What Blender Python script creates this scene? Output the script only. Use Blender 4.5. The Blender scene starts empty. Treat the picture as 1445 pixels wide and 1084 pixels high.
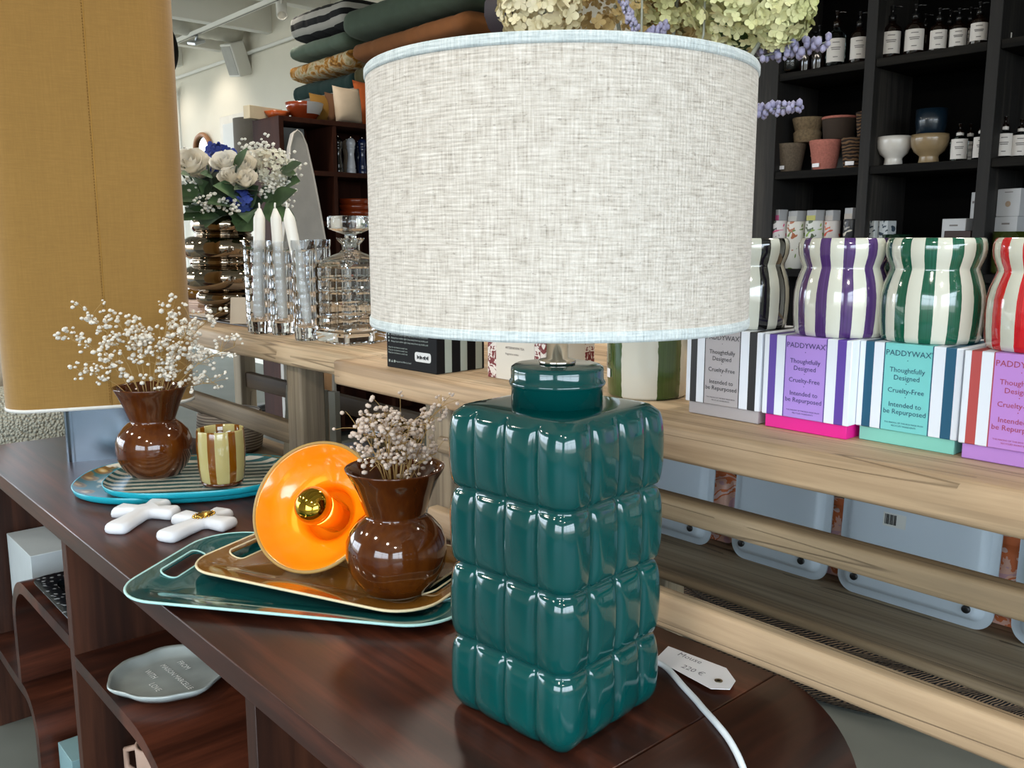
import bpy, bmesh, math, random
from mathutils import Vector, Matrix
C = bpy.context.scene.collection
SC = bpy.context.scene
PI = math.pi
rnd = random.Random(7)

# ---------------------------------------------------------------- camera
FPX, EYE, YAW = 1250.0, 1.22, math.radians(48.2)
PITCH = math.atan(202.0 / FPX)
cam = bpy.data.cameras.new('camera'); cam_o = bpy.data.objects.new('camera', cam); C.objects.link(cam_o)
cam.sensor_fit = 'HORIZONTAL'; cam.sensor_width = 36.0; cam.lens = FPX / 1445.0 * 36.0
cam.clip_start = 0.02; cam.clip_end = 200
cam_o.location = (0, 0, EYE); cam_o.rotation_euler = (PI / 2 - PITCH, 0, YAW)
SC.camera = cam_o
FW = Vector((-math.sin(YAW) * math.cos(PITCH), math.cos(YAW) * math.cos(PITCH), -math.sin(PITCH)))
RT = Vector((math.cos(YAW), math.sin(YAW), 0)); UPV = RT.cross(FW)
EYEP = Vector((0, 0, EYE))

# ---------------------------------------------------------------- view and world
SC.view_settings.view_transform = 'Standard'; SC.view_settings.look = 'None'
SC.view_settings.gamma = 1.0; SC.view_settings.use_curve_mapping = False
SC.view_settings.exposure = 0.0
SC.cycles.max_bounces = 10; SC.cycles.transmission_bounces = 10; SC.cycles.diffuse_bounces = 5
SC.cycles.glossy_bounces = 6; SC.cycles.caustics_reflective = False; SC.cycles.caustics_refractive = True; SC.cycles.blur_glossy = .6
SC.cycles.sample_clamp_indirect = 6.0
w = bpy.data.worlds.new('world'); SC.world = w; w.use_nodes = True
nt = w.node_tree; nt.nodes.clear()
wo = nt.nodes.new('ShaderNodeOutputWorld'); bg = nt.nodes.new('ShaderNodeBackground')
tc = nt.nodes.new('ShaderNodeTexCoord'); sx = nt.nodes.new('ShaderNodeSeparateXYZ'); rp = nt.nodes.new('ShaderNodeValToRGB')
nt.links.new(tc.outputs['Generated'], sx.inputs[0]); nt.links.new(sx.outputs['Z'], rp.inputs[0])
e = rp.color_ramp.elements
e[0].position = 0.0; e[0].color = (0.22, 0.23, 0.22, 1)
e[1].position = 0.03; e[1].color = (0.62, 0.70, 0.80, 1)
k = e.new(0.22); k.color = (0.78, 0.90, 1.0, 1)
k = e.new(0.7); k.color = (0.50, 0.70, 1.0, 1)
nt.links.new(rp.outputs[0], bg.inputs['Color']); bg.inputs['Strength'].default_value = 12.5
nt.links.new(bg.outputs[0], wo.inputs[0])

def area(name, loc, rot, sx_, sy_, power, col=(1, 1, 1), portal=False):
    l = bpy.data.lights.new(name, 'AREA'); l.shape = 'RECTANGLE'; l.size = sx_; l.size_y = sy_; l.energy = power; l.color = col
    o = bpy.data.objects.new(name, l); C.objects.link(o); o.location = loc; o.rotation_euler = rot
    if portal: l.cycles.is_portal = True
    return o
# daylight openings of the shop front, then two added for fill (portals only help sampling the sky)
area('shopfront_daylight', (4.0, -1.3, 1.65), (0, PI / 2, 0), 1.9, 5.4, 1, portal=True)
area('side_daylight', (1.5, -5.0, 1.65), (PI / 2, 0, 0), 3.8, 1.9, 1, portal=True)
area('added_rear_daylight', (-9.0, -5.0, 1.65), (PI / 2, 0, 0), 7.4, 2.7, 1, portal=True)  # daylight through the added rear opening
area('added_far_daylight', (-13.0, -.75, 1.65), (0, -PI / 2, 0), 2.7, 7.3, 1, portal=True)  # daylight through the added opening in the left wall
def spot(name, loc, target, power, ang=50, col=(1, .82, .62), size=.04):
    l = bpy.data.lights.new(name, 'SPOT'); l.energy = power; l.color = col; l.spot_size = math.radians(ang); l.spot_blend = .6; l.shadow_soft_size = size
    o = bpy.data.objects.new(name, l); C.objects.link(o); o.location = loc
    o.rotation_euler = (Vector(target) - Vector(loc)).to_track_quat('-Z', 'Y').to_euler(); return o

# ceiling track spots of the shop (their housings are built with the ceiling)
SPOTS = [(-9.9, 3.45, -9.6, 3.95, 1.9), (-8.75, 3.45, -8.75, 3.95, 2.2), (-6.5, 3.45, -5.6, 3.0, 1.9), (-4.6, 2.1, -4.2, 2.9, 1.2), (-3.0, 2.1, -2.9, 1.3, 1.0), (-1.6, 2.1, -1.5, 1.2, 1.0), (-.2, 2.1, -.5, 1.2, 1.0),
         (-4.6, -1.4, -3.4, .6, .7), (-3.0, -1.4, -2.2, .6, .8), (-1.4, -1.4, -1.3, .5, .8), (.3, -1.4, -.5, .7, .9), (1.8, -1.4, 1.0, 1.0, .9), (-7.2, -1.4, -6.6, 1.0, .5)]
for i, (x, y, tx, ty, tz) in enumerate(SPOTS):
    spot('track_spot', (x, y, 2.93), (tx, ty, tz), (14 if y > 3 else 62), 105, (1, .90, .78), .12)

# ---------------------------------------------------------------- pixel rays onto real planes (1445x1084)
def ray(px, py): return FW + RT * ((px - 722.5) / FPX) + UPV * ((542 - py) / FPX)
def on(ax, v, px, py):
    d = ray(px, py); return EYEP + d * ((v - EYEP[ax]) / d[ax])
def PX(v, px, py): return on(0, v, px, py)
def PY(v, px, py): return on(1, v, px, py)
def PZ(v, px, py): return on(2, v, px, py)
def depth(p): return (Vector(p) - EYEP).dot(FW)
def stand(cx, by, wpx, z):
    """axis foot and metres-per-pixel of a round thing whose front base edge is seen at (cx, by) on height z, wpx wide there"""
    p = PZ(z, cx, by); h = Vector((p.x, p.y, 0)).normalized(); s = depth(p) / FPX
    for _ in range(3):
        c = p + h * (wpx / 2 * s); s = depth(c) / FPX
    return Vector((c.x, c.y, z)), s

# ---------------------------------------------------------------- objects
def tag(o, label=None, cat=None, group=None, kind=None):
    if label: o['label'] = label
    if cat: o['category'] = cat
    if group: o['group'] = group
    if kind: o['kind'] = kind
    return o
def thing(name, label, cat, loc=(0, 0, 0), rotz=0.0, group=None):
    o = bpy.data.objects.new(name, None); o.empty_display_size = .05; C.objects.link(o)
    o.location = loc; o.rotation_euler = (0, 0, rotz); return tag(o, label, cat, group)
def copy_tree(o, parent=None):
    c = o.copy(); C.objects.link(c); c.parent = parent
    for ch in list(o.children): copy_tree(ch, c)
    return c

class MB:
    def __init__(s):
        s.bm = bmesh.new(); s.uv = s.bm.loops.layers.uv.new('UVMap'); s.M = Matrix.Identity(4); s.mi = 0
    def v(s, p): return s.bm.verts.new(s.M @ Vector(p))
    def f(s, vs, uvs=None, smooth=False):
        try: f = s.bm.faces.new(vs)
        except ValueError: return None
        f.smooth = smooth; f.material_index = s.mi
        if uvs:
            for l, u in zip(f.loops, uvs): l[s.uv].uv = u
        return f
    def box(s, a, b, bev=0.0, seg=2):
        x0, y0, z0 = a; x1, y1, z1 = b
        vs = [s.v(p) for p in [(x0, y0, z0), (x1, y0, z0), (x1, y1, z0), (x0, y1, z0), (x0, y0, z1), (x1, y0, z1), (x1, y1, z1), (x0, y1, z1)]]
        fs = [s.f([vs[i] for i in q]) for q in [(3, 2, 1, 0), (4, 5, 6, 7), (0, 1, 5, 4), (1, 2, 6, 5), (2, 3, 7, 6), (3, 0, 4, 7)]]
        if bev > 0:
            es = list({e for f in fs for e in f.edges})
            r = bmesh.ops.bevel(s.bm, geom=es, offset=bev, segments=seg, profile=.5, affect='EDGES')
            for f in r['faces']: f.smooth = True; f.material_index = s.mi
        return s
    def obox(s, c, size, rot=(0, 0, 0), bev=0.0, seg=2):
        M0 = s.M; from mathutils import Euler
        s.M = M0 @ Matrix.Translation(c) @ Euler(rot).to_matrix().to_4x4()
        h = [q / 2 for q in size]; s.box((-h[0], -h[1], -h[2]), h, bev, seg); s.M = M0; return s
    def lathe(s, prof, seg=48, a0=0.0, fn=None, caps=True):
        """prof: list of (r, z) from bottom to top; fn(angle, r, z) -> r"""
        L = [0.0]
        for i in range(1, len(prof)): L.append(L[-1] + math.hypot(prof[i][0] - prof[i - 1][0], prof[i][1] - prof[i - 1][1]))
        rings = []
        for (r, z) in prof:
            ring = []
            for k in range(seg):
                a = a0 + 2 * PI * k / seg; rr = fn(a, r, z) if fn else r
                ring.append(s.v((rr * math.cos(a), rr * math.sin(a), z)))
            rings.append(ring)
        for i in range(len(prof) - 1):
            for k in range(seg):
                k2 = (k + 1) % seg
                s.f([rings[i][k], rings[i][k2], rings[i + 1][k2], rings[i + 1][k]],
                    [(k / seg, L[i]), ((k + 1) / seg, L[i]), ((k + 1) / seg, L[i + 1]), (k / seg, L[i + 1])], True)
        if caps:
            if prof[0][0] > 1e-5: s.f(list(reversed(rings[0])))
            if prof[-1][0] > 1e-5: s.f(rings[-1])
        return s
    def tube(s, pts, r, seg=8, caps=True, closed=False):
        pts = [Vector(p) for p in pts]; n = len(pts); rings = []; prev = None; L = 0.0
        for i, p in enumerate(pts):
            if closed: t = pts[(i + 1) % n] - pts[i - 1]
            else: t = pts[min(i + 1, n - 1)] - pts[max(i - 1, 0)]
            t.normalize()
            if prev is None:
                a = Vector((0, 0, 1)) if abs(t.z) < .9 else Vector((1, 0, 0)); u = t.cross(a).normalized()
            else:
                u = prev - t * prev.dot(t); u.normalize()
            prev = u; b = t.cross(u); rr = r[i] if isinstance(r, (list, tuple)) else r
            rings.append([s.v(p + u * (rr * math.cos(2 * PI * k / seg)) + b * (rr * math.sin(2 * PI * k / seg))) for k in range(seg)])
        m = n if closed else n - 1
        for i in range(m):
            A, B = rings[i], rings[(i + 1) % n]; L2 = L + (pts[(i + 1) % n] - pts[i]).length
            for k in range(seg):
                k2 = (k + 1) % seg; s.f([A[k], A[k2], B[k2], B[k]], [(L, k / seg), (L, (k + 1) / seg), (L2, (k + 1) / seg), (L2, k / seg)], True)
            L = L2
        if caps and not closed: s.f(list(reversed(rings[0]))); s.f(rings[-1])
        return s
    def ball(s, c, r, sub=1, sc=(1, 1, 1)):
        c = Vector(c); M = s.M @ Matrix.Translation(c) @ Matrix.Diagonal((r * sc[0], r * sc[1], r * sc[2], 1))
        g = bmesh.ops.create_icosphere(s.bm, subdivisions=sub, radius=1.0, matrix=M)
        for vv in g['verts']:
            for f in vv.link_faces: f.smooth = True; f.material_index = s.mi
        return s
    def prism(s, poly, z0, z1, smooth=False):
        """poly: list of (x, y) counter-clockwise, extruded in z"""
        A = [s.v((x, y, z0)) for x, y in poly]; B = [s.v((x, y, z1)) for x, y in poly]; n = len(poly); L = 0.0
        s.f(list(reversed(A))); s.f(B)
        for i in range(n):
            j = (i + 1) % n; d = math.hypot(poly[j][0] - poly[i][0], poly[j][1] - poly[i][1])
            s.f([A[i], A[j], B[j], B[i]], [(L, z0), (L + d, z0), (L + d, z1), (L, z1)], smooth); L += d
        return s
    def sheet(s, prof, y0, y1, th):
        """bent board: prof is a list of (x, z) seen from the front, run from y0 to y1, thickness th to the right-hand side of travel"""
        n = len(prof); nr = []
        for i in range(n):
            a = Vector(prof[max(i - 1, 0)]); b = Vector(prof[min(i + 1, n - 1)]); t = (b - a).normalized(); nr.append(Vector((t.y, -t.x)))
        P = [Vector(p) for p in prof]; Q = [P[i] + nr[i] * th for i in range(n)]
        R = [[s.v((p.x, y, p.y)) for p in X] for X, y in ((P, y0), (P, y1), (Q, y0), (Q, y1))]
        L = 0.0
        for i in range(n - 1):
            d = (P[i + 1] - P[i]).length; uv = [(L, y0), (L + d, y0), (L + d, y1), (L, y1)]; L += d
            s.f([R[0][i], R[0][i + 1], R[1][i + 1], R[1][i]], uv, True)
            s.f([R[2][i + 1], R[2][i], R[3][i], R[3][i + 1]], [uv[1], uv[0], uv[3], uv[2]], True)
            s.f([R[0][i + 1], R[0][i], R[2][i], R[2][i + 1]], [(uv[1][0], 0), (uv[0][0], 0), (uv[0][0], th), (uv[1][0], th)])
            s.f([R[1][i], R[1][i + 1], R[3][i + 1], R[3][i]], [(uv[0][0], 0), (uv[1][0], 0), (uv[1][0], th), (uv[0][0], th)])
        s.f([R[0][0], R[1][0], R[3][0], R[2][0]]); s.f([R[1][-1], R[0][-1], R[2][-1], R[3][-1]])
        return s
    def loops(s, rings, closed_top=True, closed_bot=True, smooth=True, uv=True):
        """join equal-length vertex rings (lists of points), bottom to top"""
        V = [[s.v(p) for p in r] for r in rings]; n = len(rings[0])
        for i in range(len(V) - 1):
            for k in range(n):
                k2 = (k + 1) % n; s.f([V[i][k], V[i][k2], V[i + 1][k2], V[i + 1][k]], [(k / n, i), ((k + 1) / n, i), ((k + 1) / n, i + 1), (k / n, i + 1)], smooth)
        if closed_bot: s.f(list(reversed(V[0])), None, smooth)
        if closed_top: s.f(V[-1], None, smooth)
        return s
    def mesh(s, me, M, mi=None):
        """append another mesh"""
        vs = [s.bm.verts.new(s.M @ (M @ v.co)) for v in me.vertices]
        for p in me.polygons:
            s.f([vs[i] for i in p.vertices], None, p.use_smooth)
        return s
    def obj(s, name, mat, parent=None, loc=None, rot=None, normals=True):
        if normals: bmesh.ops.recalc_face_normals(s.bm, faces=s.bm.faces[:])
        me = bpy.data.meshes.new(name); s.bm.to_mesh(me); s.bm.free()
        for m in (mat if isinstance(mat, (list, tuple)) else [mat]): me.materials.append(m)
        o = bpy.data.objects.new(name, me); C.objects.link(o)
        if parent is not None: o.parent = parent
        if loc is not None: o.location = loc
        if rot is not None: o.rotation_euler = rot
        return o
def edge_split_smooth(o, ang=40):
    try: o.data.set_sharp_from_angle(angle=math.radians(ang))
    except Exception: pass
    return o

_txt = {}
def text_mesh(body, size, align='CENTER'):
    key = (body, size, align)
    if key in _txt: return _txt[key]
    cu = bpy.data.curves.new('text', 'FONT'); cu.body = body; cu.size = size; cu.align_x = align; cu.resolution_u = 2
    o = bpy.data.objects.new('text', cu); C.objects.link(o); dg = bpy.context.evaluated_depsgraph_get(); dg.update()
    me = bpy.data.meshes.new_from_object(o.evaluated_get(dg)); bpy.data.objects.remove(o); bpy.data.curves.remove(cu)
    _txt[key] = me; return me

# ---------------------------------------------------------------- materials
def lin(h):
    h = h.lstrip('#'); c = [int(h[i:i + 2], 16) / 255 for i in (0, 2, 4)]
    return tuple(x / 12.92 if x <= .04045 else ((x + .055) / 1.055) ** 2.4 for x in c) + (1,)
class NT:
    def __init__(s, name):
        s.m = bpy.data.materials.new(name); s.m.use_nodes = True; s.t = s.m.node_tree
        s.b = s.t.nodes['Principled BSDF']; s.out = s.t.nodes['Material Output']
    def n(s, ty, **kw):
        x = s.t.nodes.new('ShaderNode' + ty)
        for a, b in kw.items(): setattr(x, a, b)
        return x
    def l(s, a, b): s.t.links.new(a, b); return s
    def coord(s, which='Object', scale=(1, 1, 1), rot=(0, 0, 0), loc=(0, 0, 0)):
        tc = s.n('TexCoord'); mp = s.n('Mapping'); mp.inputs['Scale'].default_value = scale; mp.inputs['Rotation'].default_value = rot; mp.inputs['Location'].default_value = loc
        s.l(tc.outputs[which], mp.inputs[0]); return mp.outputs[0]
    def noise(s, vec, scale=5, detail=4, rough=.55, dist=0.0):
        x = s.n('TexNoise'); x.inputs['Scale'].default_value = scale; x.inputs['Detail'].default_value = detail; x.inputs['Roughness'].default_value = rough; x.inputs['Distortion'].default_value = dist
        s.l(vec, x.inputs['Vector']); return x.outputs['Fac']
    def ramp(s, fac, stops, interp='LINEAR'):
        r = s.n('ValToRGB'); r.color_ramp.interpolation = interp; el = r.color_ramp.elements
        for i, (p, c) in enumerate(stops):
            c = lin(c) if isinstance(c, str) else c
            if i < 2: el[i].position = p; el[i].color = c
            else: q = el.new(p); q.color = c
        s.l(fac, r.inputs[0]); return r.outputs[0]
    def math(s, op, a, b=None, c=None):
        x = s.n('Math', operation=op)
        for i, q in enumerate((a, b, c)):
            if q is None: continue
            if isinstance(q, (int, float)): x.inputs[i].default_value = q
            else: s.l(q, x.inputs[i])
        return x.outputs[0]
    def mix(s, fac, a, b, mode='MIX'):
        x = s.n('Mix', data_type='RGBA', blend_type=mode)
        for i, q in ((0, fac), (6, a), (7, b)):
            if isinstance(q, (int, float)): x.inputs[i].default_value = q
            elif isinstance(q, (tuple, list)): x.inputs[i].default_value = q
            elif isinstance(q, str): x.inputs[i].default_value = lin(q)
            else: s.l(q, x.inputs[i])
        return x.outputs[2]
    def sep(s, vec):
        x = s.n('SeparateXYZ'); s.l(vec, x.inputs[0]); return x.outputs
    def col(s, c):
        if isinstance(c, str): s.b.inputs['Base Color'].default_value = lin(c)
        elif isinstance(c, (tuple, list)): s.b.inputs['Base Color'].default_value = c
        else: s.l(c, s.b.inputs['Base Color'])
        return s
    def set(s, **kw):
        names = dict(rough='Roughness', metal='Metallic', trans='Transmission Weight', ior='IOR', coat='Coat Weight', coatr='Coat Roughness', alpha='Alpha', spec='Specular IOR Level', sheen='Sheen Weight', sss='Subsurface Weight', es='Emission Strength')
        for a, b in kw.items():
            i = s.b.inputs[names[a]]
            if isinstance(b, (int, float)): i.default_value = b
            else: s.l(b, i)
        return s
    def bump(s, h, strength=.3, dist=.002):
        x = s.n('Bump'); x.inputs['Strength'].default_value = strength; x.inputs['Distance'].default_value = dist
        s.l(h, x.inputs['Height']); s.l(x.outputs[0], s.b.inputs['Normal']); return s
def plain(name, c, rough=.5, metal=0.0, var=.06, scale=12, bump=0.0, **kw):
    t = NT(name); h = t.noise(t.coord(), scale, 3)
    cc = lin(c) if isinstance(c, str) else c
    a = tuple(min(1, q * (1 + var)) for q in cc[:3]) + (1,); b = tuple(q * (1 - var) for q in cc[:3]) + (1,)
    t.col(t.ramp(h, [(.3, b), (.7, a)])).set(rough=rough, metal=metal, **kw)
    if bump: t.bump(h, bump, .002)
    return t.m
def emit(name, c, strength):
    t = NT(name); t.col(c); t.b.inputs['Emission Color'].default_value = lin(c); t.set(es=strength); return t.m
def glass(name, c='#ffffff', rough=.0, ior=1.5):
    t = NT(name); t.col(c).set(trans=1.0, rough=rough, ior=ior); return t.m
def wood(name, c0, c1, c2, axis=0, rough=.45, grain=60, scale=1.0, bump=.15, coat=0.0, which='Object', rot=(0, 0, 0), contrast=1.0, cracks=False, crack_col='#5a4630', spec=.5):
    """long fibres run along the given object axis"""
    t = NT(name); st = [grain * scale] * 3; st[axis] = 1.6 * scale
    v = t.coord(which, tuple(st), rot)
    n1 = t.noise(v, .35, 5, .6, .6); n2 = t.noise(v, 2.2, 4, .65)
    b = [4 * scale] * 3; b[axis] = .5 * scale
    n3 = t.noise(t.coord(which, tuple(b), rot), 1.0, 3, .5, 1.0)
    f = t.math('ADD', t.math('MULTIPLY', n1, .5), t.math('ADD', t.math('MULTIPLY', n2, .2), t.math('MULTIPLY', n3, .3)))
    d = .16 / contrast; c = t.ramp(f, [(.5 - d, c0), (.5, c1), (.5 + d, c2)])
    if cracks:
        k = [15 * scale] * 3; k[axis] = .45 * scale
        q = t.noise(t.coord(which, tuple(k), rot), 1.0, 2, .5, .35); br = t.noise(t.coord(which, (2.2, 2.2, 2.2)), 1.7, 2)
        q = t.math('ABSOLUTE', t.math('SUBTRACT', q, .5)); q = t.math('ADD', q, t.math('MULTIPLY', t.math('GREATER_THAN', br, .54), .2))
        cr = t.ramp(q, [(.001, (0, 0, 0, 1)), (.009, (1, 1, 1, 1))]); c = t.mix(cr, t.mix(.6, c, crack_col), c)
        g = [70 * scale] * 3; g[axis] = 1.2 * scale
        fine = t.noise(t.coord(which, tuple(g), rot), 1.0, 4, .6, .4); c = t.mix(t.ramp(fine, [(.40, (1, 1, 1, 1)), (.5, (0, 0, 0, 1))]), c, t.mix(.35, c, crack_col))
        n1 = t.math('ADD', n1, t.math('MULTIPLY', cr, 1.2))
    t.col(c).set(rough=rough, coat=coat, spec=spec)
    if coat: t.set(coatr=.15)
    if bump: t.bump(t.math('ADD', n1, n2), bump, .0015)
    return t.m
# ================================================================ materials of the large things
M_wall = plain('wall_paint', '#e0dacb', .85, var=.02, scale=3, bump=.05)
M_ceil = plain('ceiling_paint', '#e6e4dd', .85, var=.02, scale=3)
M_floor = plain('concrete_floor', '#686c66', .6, var=.12, scale=3)
M_walnut = wood('walnut_veneer', '#190b07', '#36180e', '#613120', axis=0, rough=.36, grain=26, bump=.05, contrast=1.5, spec=.35, coat=.06, rot=(0, 0, math.radians(6)))
M_walnutv = wood('walnut_veneer_upright', '#180d09', '#301a11', '#4a2b1d', axis=2, rough=.5, spec=.25, contrast=1.5, grain=30, bump=.05, coat=.03)
M_walnut2 = wood('walnut_veneer_bent', '#190b07', '#34180e', '#5a2e1e', axis=1, rough=.36, spec=.35, contrast=1.5, grain=26, bump=.05, coat=.12)
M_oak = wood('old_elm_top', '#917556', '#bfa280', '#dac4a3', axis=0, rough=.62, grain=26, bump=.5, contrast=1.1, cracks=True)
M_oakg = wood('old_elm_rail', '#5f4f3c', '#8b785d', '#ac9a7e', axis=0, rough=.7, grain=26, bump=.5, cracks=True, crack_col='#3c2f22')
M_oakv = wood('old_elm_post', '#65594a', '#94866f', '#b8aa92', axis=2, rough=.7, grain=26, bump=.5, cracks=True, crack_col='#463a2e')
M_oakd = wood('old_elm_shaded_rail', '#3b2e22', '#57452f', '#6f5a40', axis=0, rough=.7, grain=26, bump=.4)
M_cab = wood('cabinet_brown', '#24110b', '#361b11', '#46261a', axis=2, rough=.7, spec=.15, grain=20, bump=.03)
M_black = wood('blackened_wood', '#030303', '#0a0908', '#282520', axis=0, spec=.15, rough=.75, grain=30, bump=.6)
M_blackv = wood('blackened_wood_upright', '#080707', '#151311', '#403c36', axis=2, rough=.75, grain=30, bump=.6)
M_steel = plain('brushed_steel', '#b9bec4', .32, 1.0, var=.05, scale=40)
M_white = plain('white_enamel', '#e9e9e6', .35, var=.01)
M_dark = plain('black_plastic', '#0b0b0c', .4)

# ================================================================ room
def struct(name, mb, m):
    return tag(mb.obj(name, m), kind='structure')
X0, X1, Y0, Y1, ZC = -13.0, 4.0, -5.0, 4.0, 3.36
struct('floor', MB().box((X0 - .1, Y0 - .1, -.1), (X1 + .1, Y1 + .1, 0)), M_floor)
struct('wall_back', MB().box((X0 - .1, Y1, 0), (X1 + .1, Y1 + .1, ZC)), M_wall)
struct('ceiling', MB().box((X0 - .1, Y0 - .1, ZC), (X1 + .1, Y1 + .1, ZC + .1)), M_ceil)
for k in range(15):
    x = -6.70 - 1.03 * 6 + 1.03 * k
    if x > X1 - .2: break
    struct('ceiling_beam', MB().box((x - .1, Y0, 3.08), (x, Y1, ZC), .004), M_ceil)
# shop front: walls with wide glazed openings behind the photographer, plus two added openings
def front(name, ax, p, lo, hi, a, b, z0, z1, n, win, wall=True):
    """wall in the plane ax = p from lo to hi with one opening a..b, z0..z1 divided by n bars"""
    def bx(m, u0, u1, w0, w1, d=.12):
        if ax == 0: m.box((p, u0, w0), (p + d, u1, w1))
        else: m.box((u0, p - d, w0), (u1, p, w1))
    m = MB(); bx(m, lo, a, 0, ZC); bx(m, b, hi, 0, ZC); bx(m, a, b, 0, z0); bx(m, a, b, z1, ZC)
    if wall: struct(name, m, M_wall)
    m = MB(); e = .04
    bx(m, a, b, z0, z0 + e, .06); bx(m, a, b, z1 - e, z1, .06); bx(m, a, b, (z0 + z1) / 2 + .35, (z0 + z1) / 2 + .38, .06)
    for i in range(n + 1):
        u = a + (b - a) * i / n; bx(m, max(a, u - e / 2), min(b, u + e / 2), z0 + e, z1 - e, .06)
    struct(win, m, M_dark)
front('wall_right', 0, X1, Y0, Y1, -4.0, 1.4, .7, 2.6, 3, 'window_1')
front('wall_front', 1, Y0, -5.0, X1, -.4, 3.4, .7, 2.6, 2, 'window_2')
front('wall_front', 1, Y0, X0, -5.0, -12.7, -5.3, .3, 3.0, 5, 'added_window_3')  # opening added to brighten the back wall
front('wall_left', 0, X0 - .1, Y0, Y1, -4.4, 2.9, .3, 3.0, 5, 'added_window_4')  # opening added to lift wall and ceiling at the far end
front_left = None
m = MB(); m.tube([(X0 + .3, Y1 - .03, 2.968), (-7.2, Y1 - .03, 2.968), (-2.0, Y1 - .03, 2.968)], .018, 8)
struct('trim_1', m, M_ceil)

# track rails with cylindrical spot heads
for i, (x, y, tx, ty, tz) in enumerate(SPOTS):
    d = (Vector((tx, ty, tz)) - Vector((x, y, 2.93))).normalized()
    o = thing('track_light', 'white cylindrical ceiling track spotlight over %s' % ['the wavy mirror', 'the white picture frame', 'the stacked quilts', 'the brown cabinet', 'the far table end', 'the middle of the elm tables', 'the striped candles', 'the aisle by the pale armchair', 'the ochre lamp', 'the orange lamp', 'the green lamp', 'the front corner', 'the far aisle', 'the right end of the wall shelving'][i], 'spotlight', (x, y, 2.93), 0, 'ceiling track spotlights')
    m = MB(); m.M = d.to_track_quat('-Z', 'Y').to_matrix().to_4x4(); m.lathe([(.034, -.012), (.042, -.012), (.042, .16), (.038, .165), (.001, .165)], 28, caps=False); m.lathe([(.001, .04), (.034, .03), (.034, -.012)], 28, caps=False); m.obj('lamp_head', M_ceil, o)
    m = MB(); m.tube([-d * .08, Vector((-d.x * .04, -d.y * .04, .09)), Vector((0, 0, .116))], .008, 8); m.obj('bracket', M_ceil, o)
for y, lb in ((3.45, 'white track rail nearest the back wall under the beams'), (2.1, 'white track rail above the elm tables'), (-1.4, 'white track rail above the aisle')):
    o = thing('track_rail', lb, 'rail', (0, y, 0), 0, 'ceiling track rails'); m = MB(); m.box((-12.5, -.018, 3.045), (3.5, .018, 3.08)); m.obj('rail', M_ceil, o); m = MB(); m.box((-12.5, -.005, 3.0444), (3.5, .005, 3.0452)); m.obj('slot', M_dark, o)

# ================================================================ dark walnut console (waterfall ends)
def arc(cx, cz, r, a0, a1, n=14):
    return [(cx + r * math.cos(math.radians(a0 + (a1 - a0) * i / n)), cz + r * math.sin(math.radians(a0 + (a1 - a0) * i / n))) for i in range(n + 1)]
CZ, CYF, CYB = .72, .415, .8755
console = thing('console_shelf', 'long dark walnut console with waterfall bent end and open shelves below', 'shelf', (0, 0, 0))
m = MB(); m.box((-2.45, CYF, .685), (-.5165, CYB, CZ), .0015, 1); m.obj('top_board', M_walnut, console)
m = MB(); m.sheet([(-.5145, CZ)] + arc(-.515, CZ - .11, .11, 90, 0)[1:] + [(-.405, .3), (-.405, 0)], CYF, CYB, .035)
edge_split_smooth(m.obj('bent_end', M_walnut2, console))
for x0, x1 in ((-1.702, -1.676), (-.948, -.922)):
    m = MB(); m.box((x0, CYF + .004, 0), (x1, CYB - .02, .685), .001, 1); m.obj('divider', M_walnutv, console)
m = MB(); m.box((-2.45, CYB - .02, .0), (-.44, CYB - .004, .685)); m.obj('back_panel', M_walnutv, console)
m = MB(); m.box((-2.45, CYF + .004, 0), (-2.424, CYB - .02, .685), .001, 1); m.obj('divider', M_walnutv, console)
m = MB(); m.sheet([(-1.676, .467), (-1.50, .466)] + arc(-1.385, .465 - .25, .25, 90, 0) + [(-1.135, 0)], CYF + .004, CYB - .02, .026)
edge_split_smooth(m.obj('bent_shelf', M_walnut2, console))
m = MB(); m.sheet([(-2.155, .234)] + [(-2.155, .30)] + arc(-2.035, .377, .12, 180, 90) + [(-1.702, .497)], CYF + .004, CYB - .02, .026)
edge_split_smooth(m.obj('bent_shelf', M_walnut2, console))
m = MB(); m.sheet([(-2.424, .244), (-2.16, .234)] + arc(-2.115, .134, .1, 90, 0) + [(-2.015, 0)], CYF + .004, CYB - .02, .026)
edge_split_smooth(m.obj('bent_shelf', M_walnut2, console))
m = MB(); m.box((-.922, CYF + .004, .33), (-.441, CYB - .02, .355), .001, 1); m.obj('shelf_board', M_walnut, console)

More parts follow.
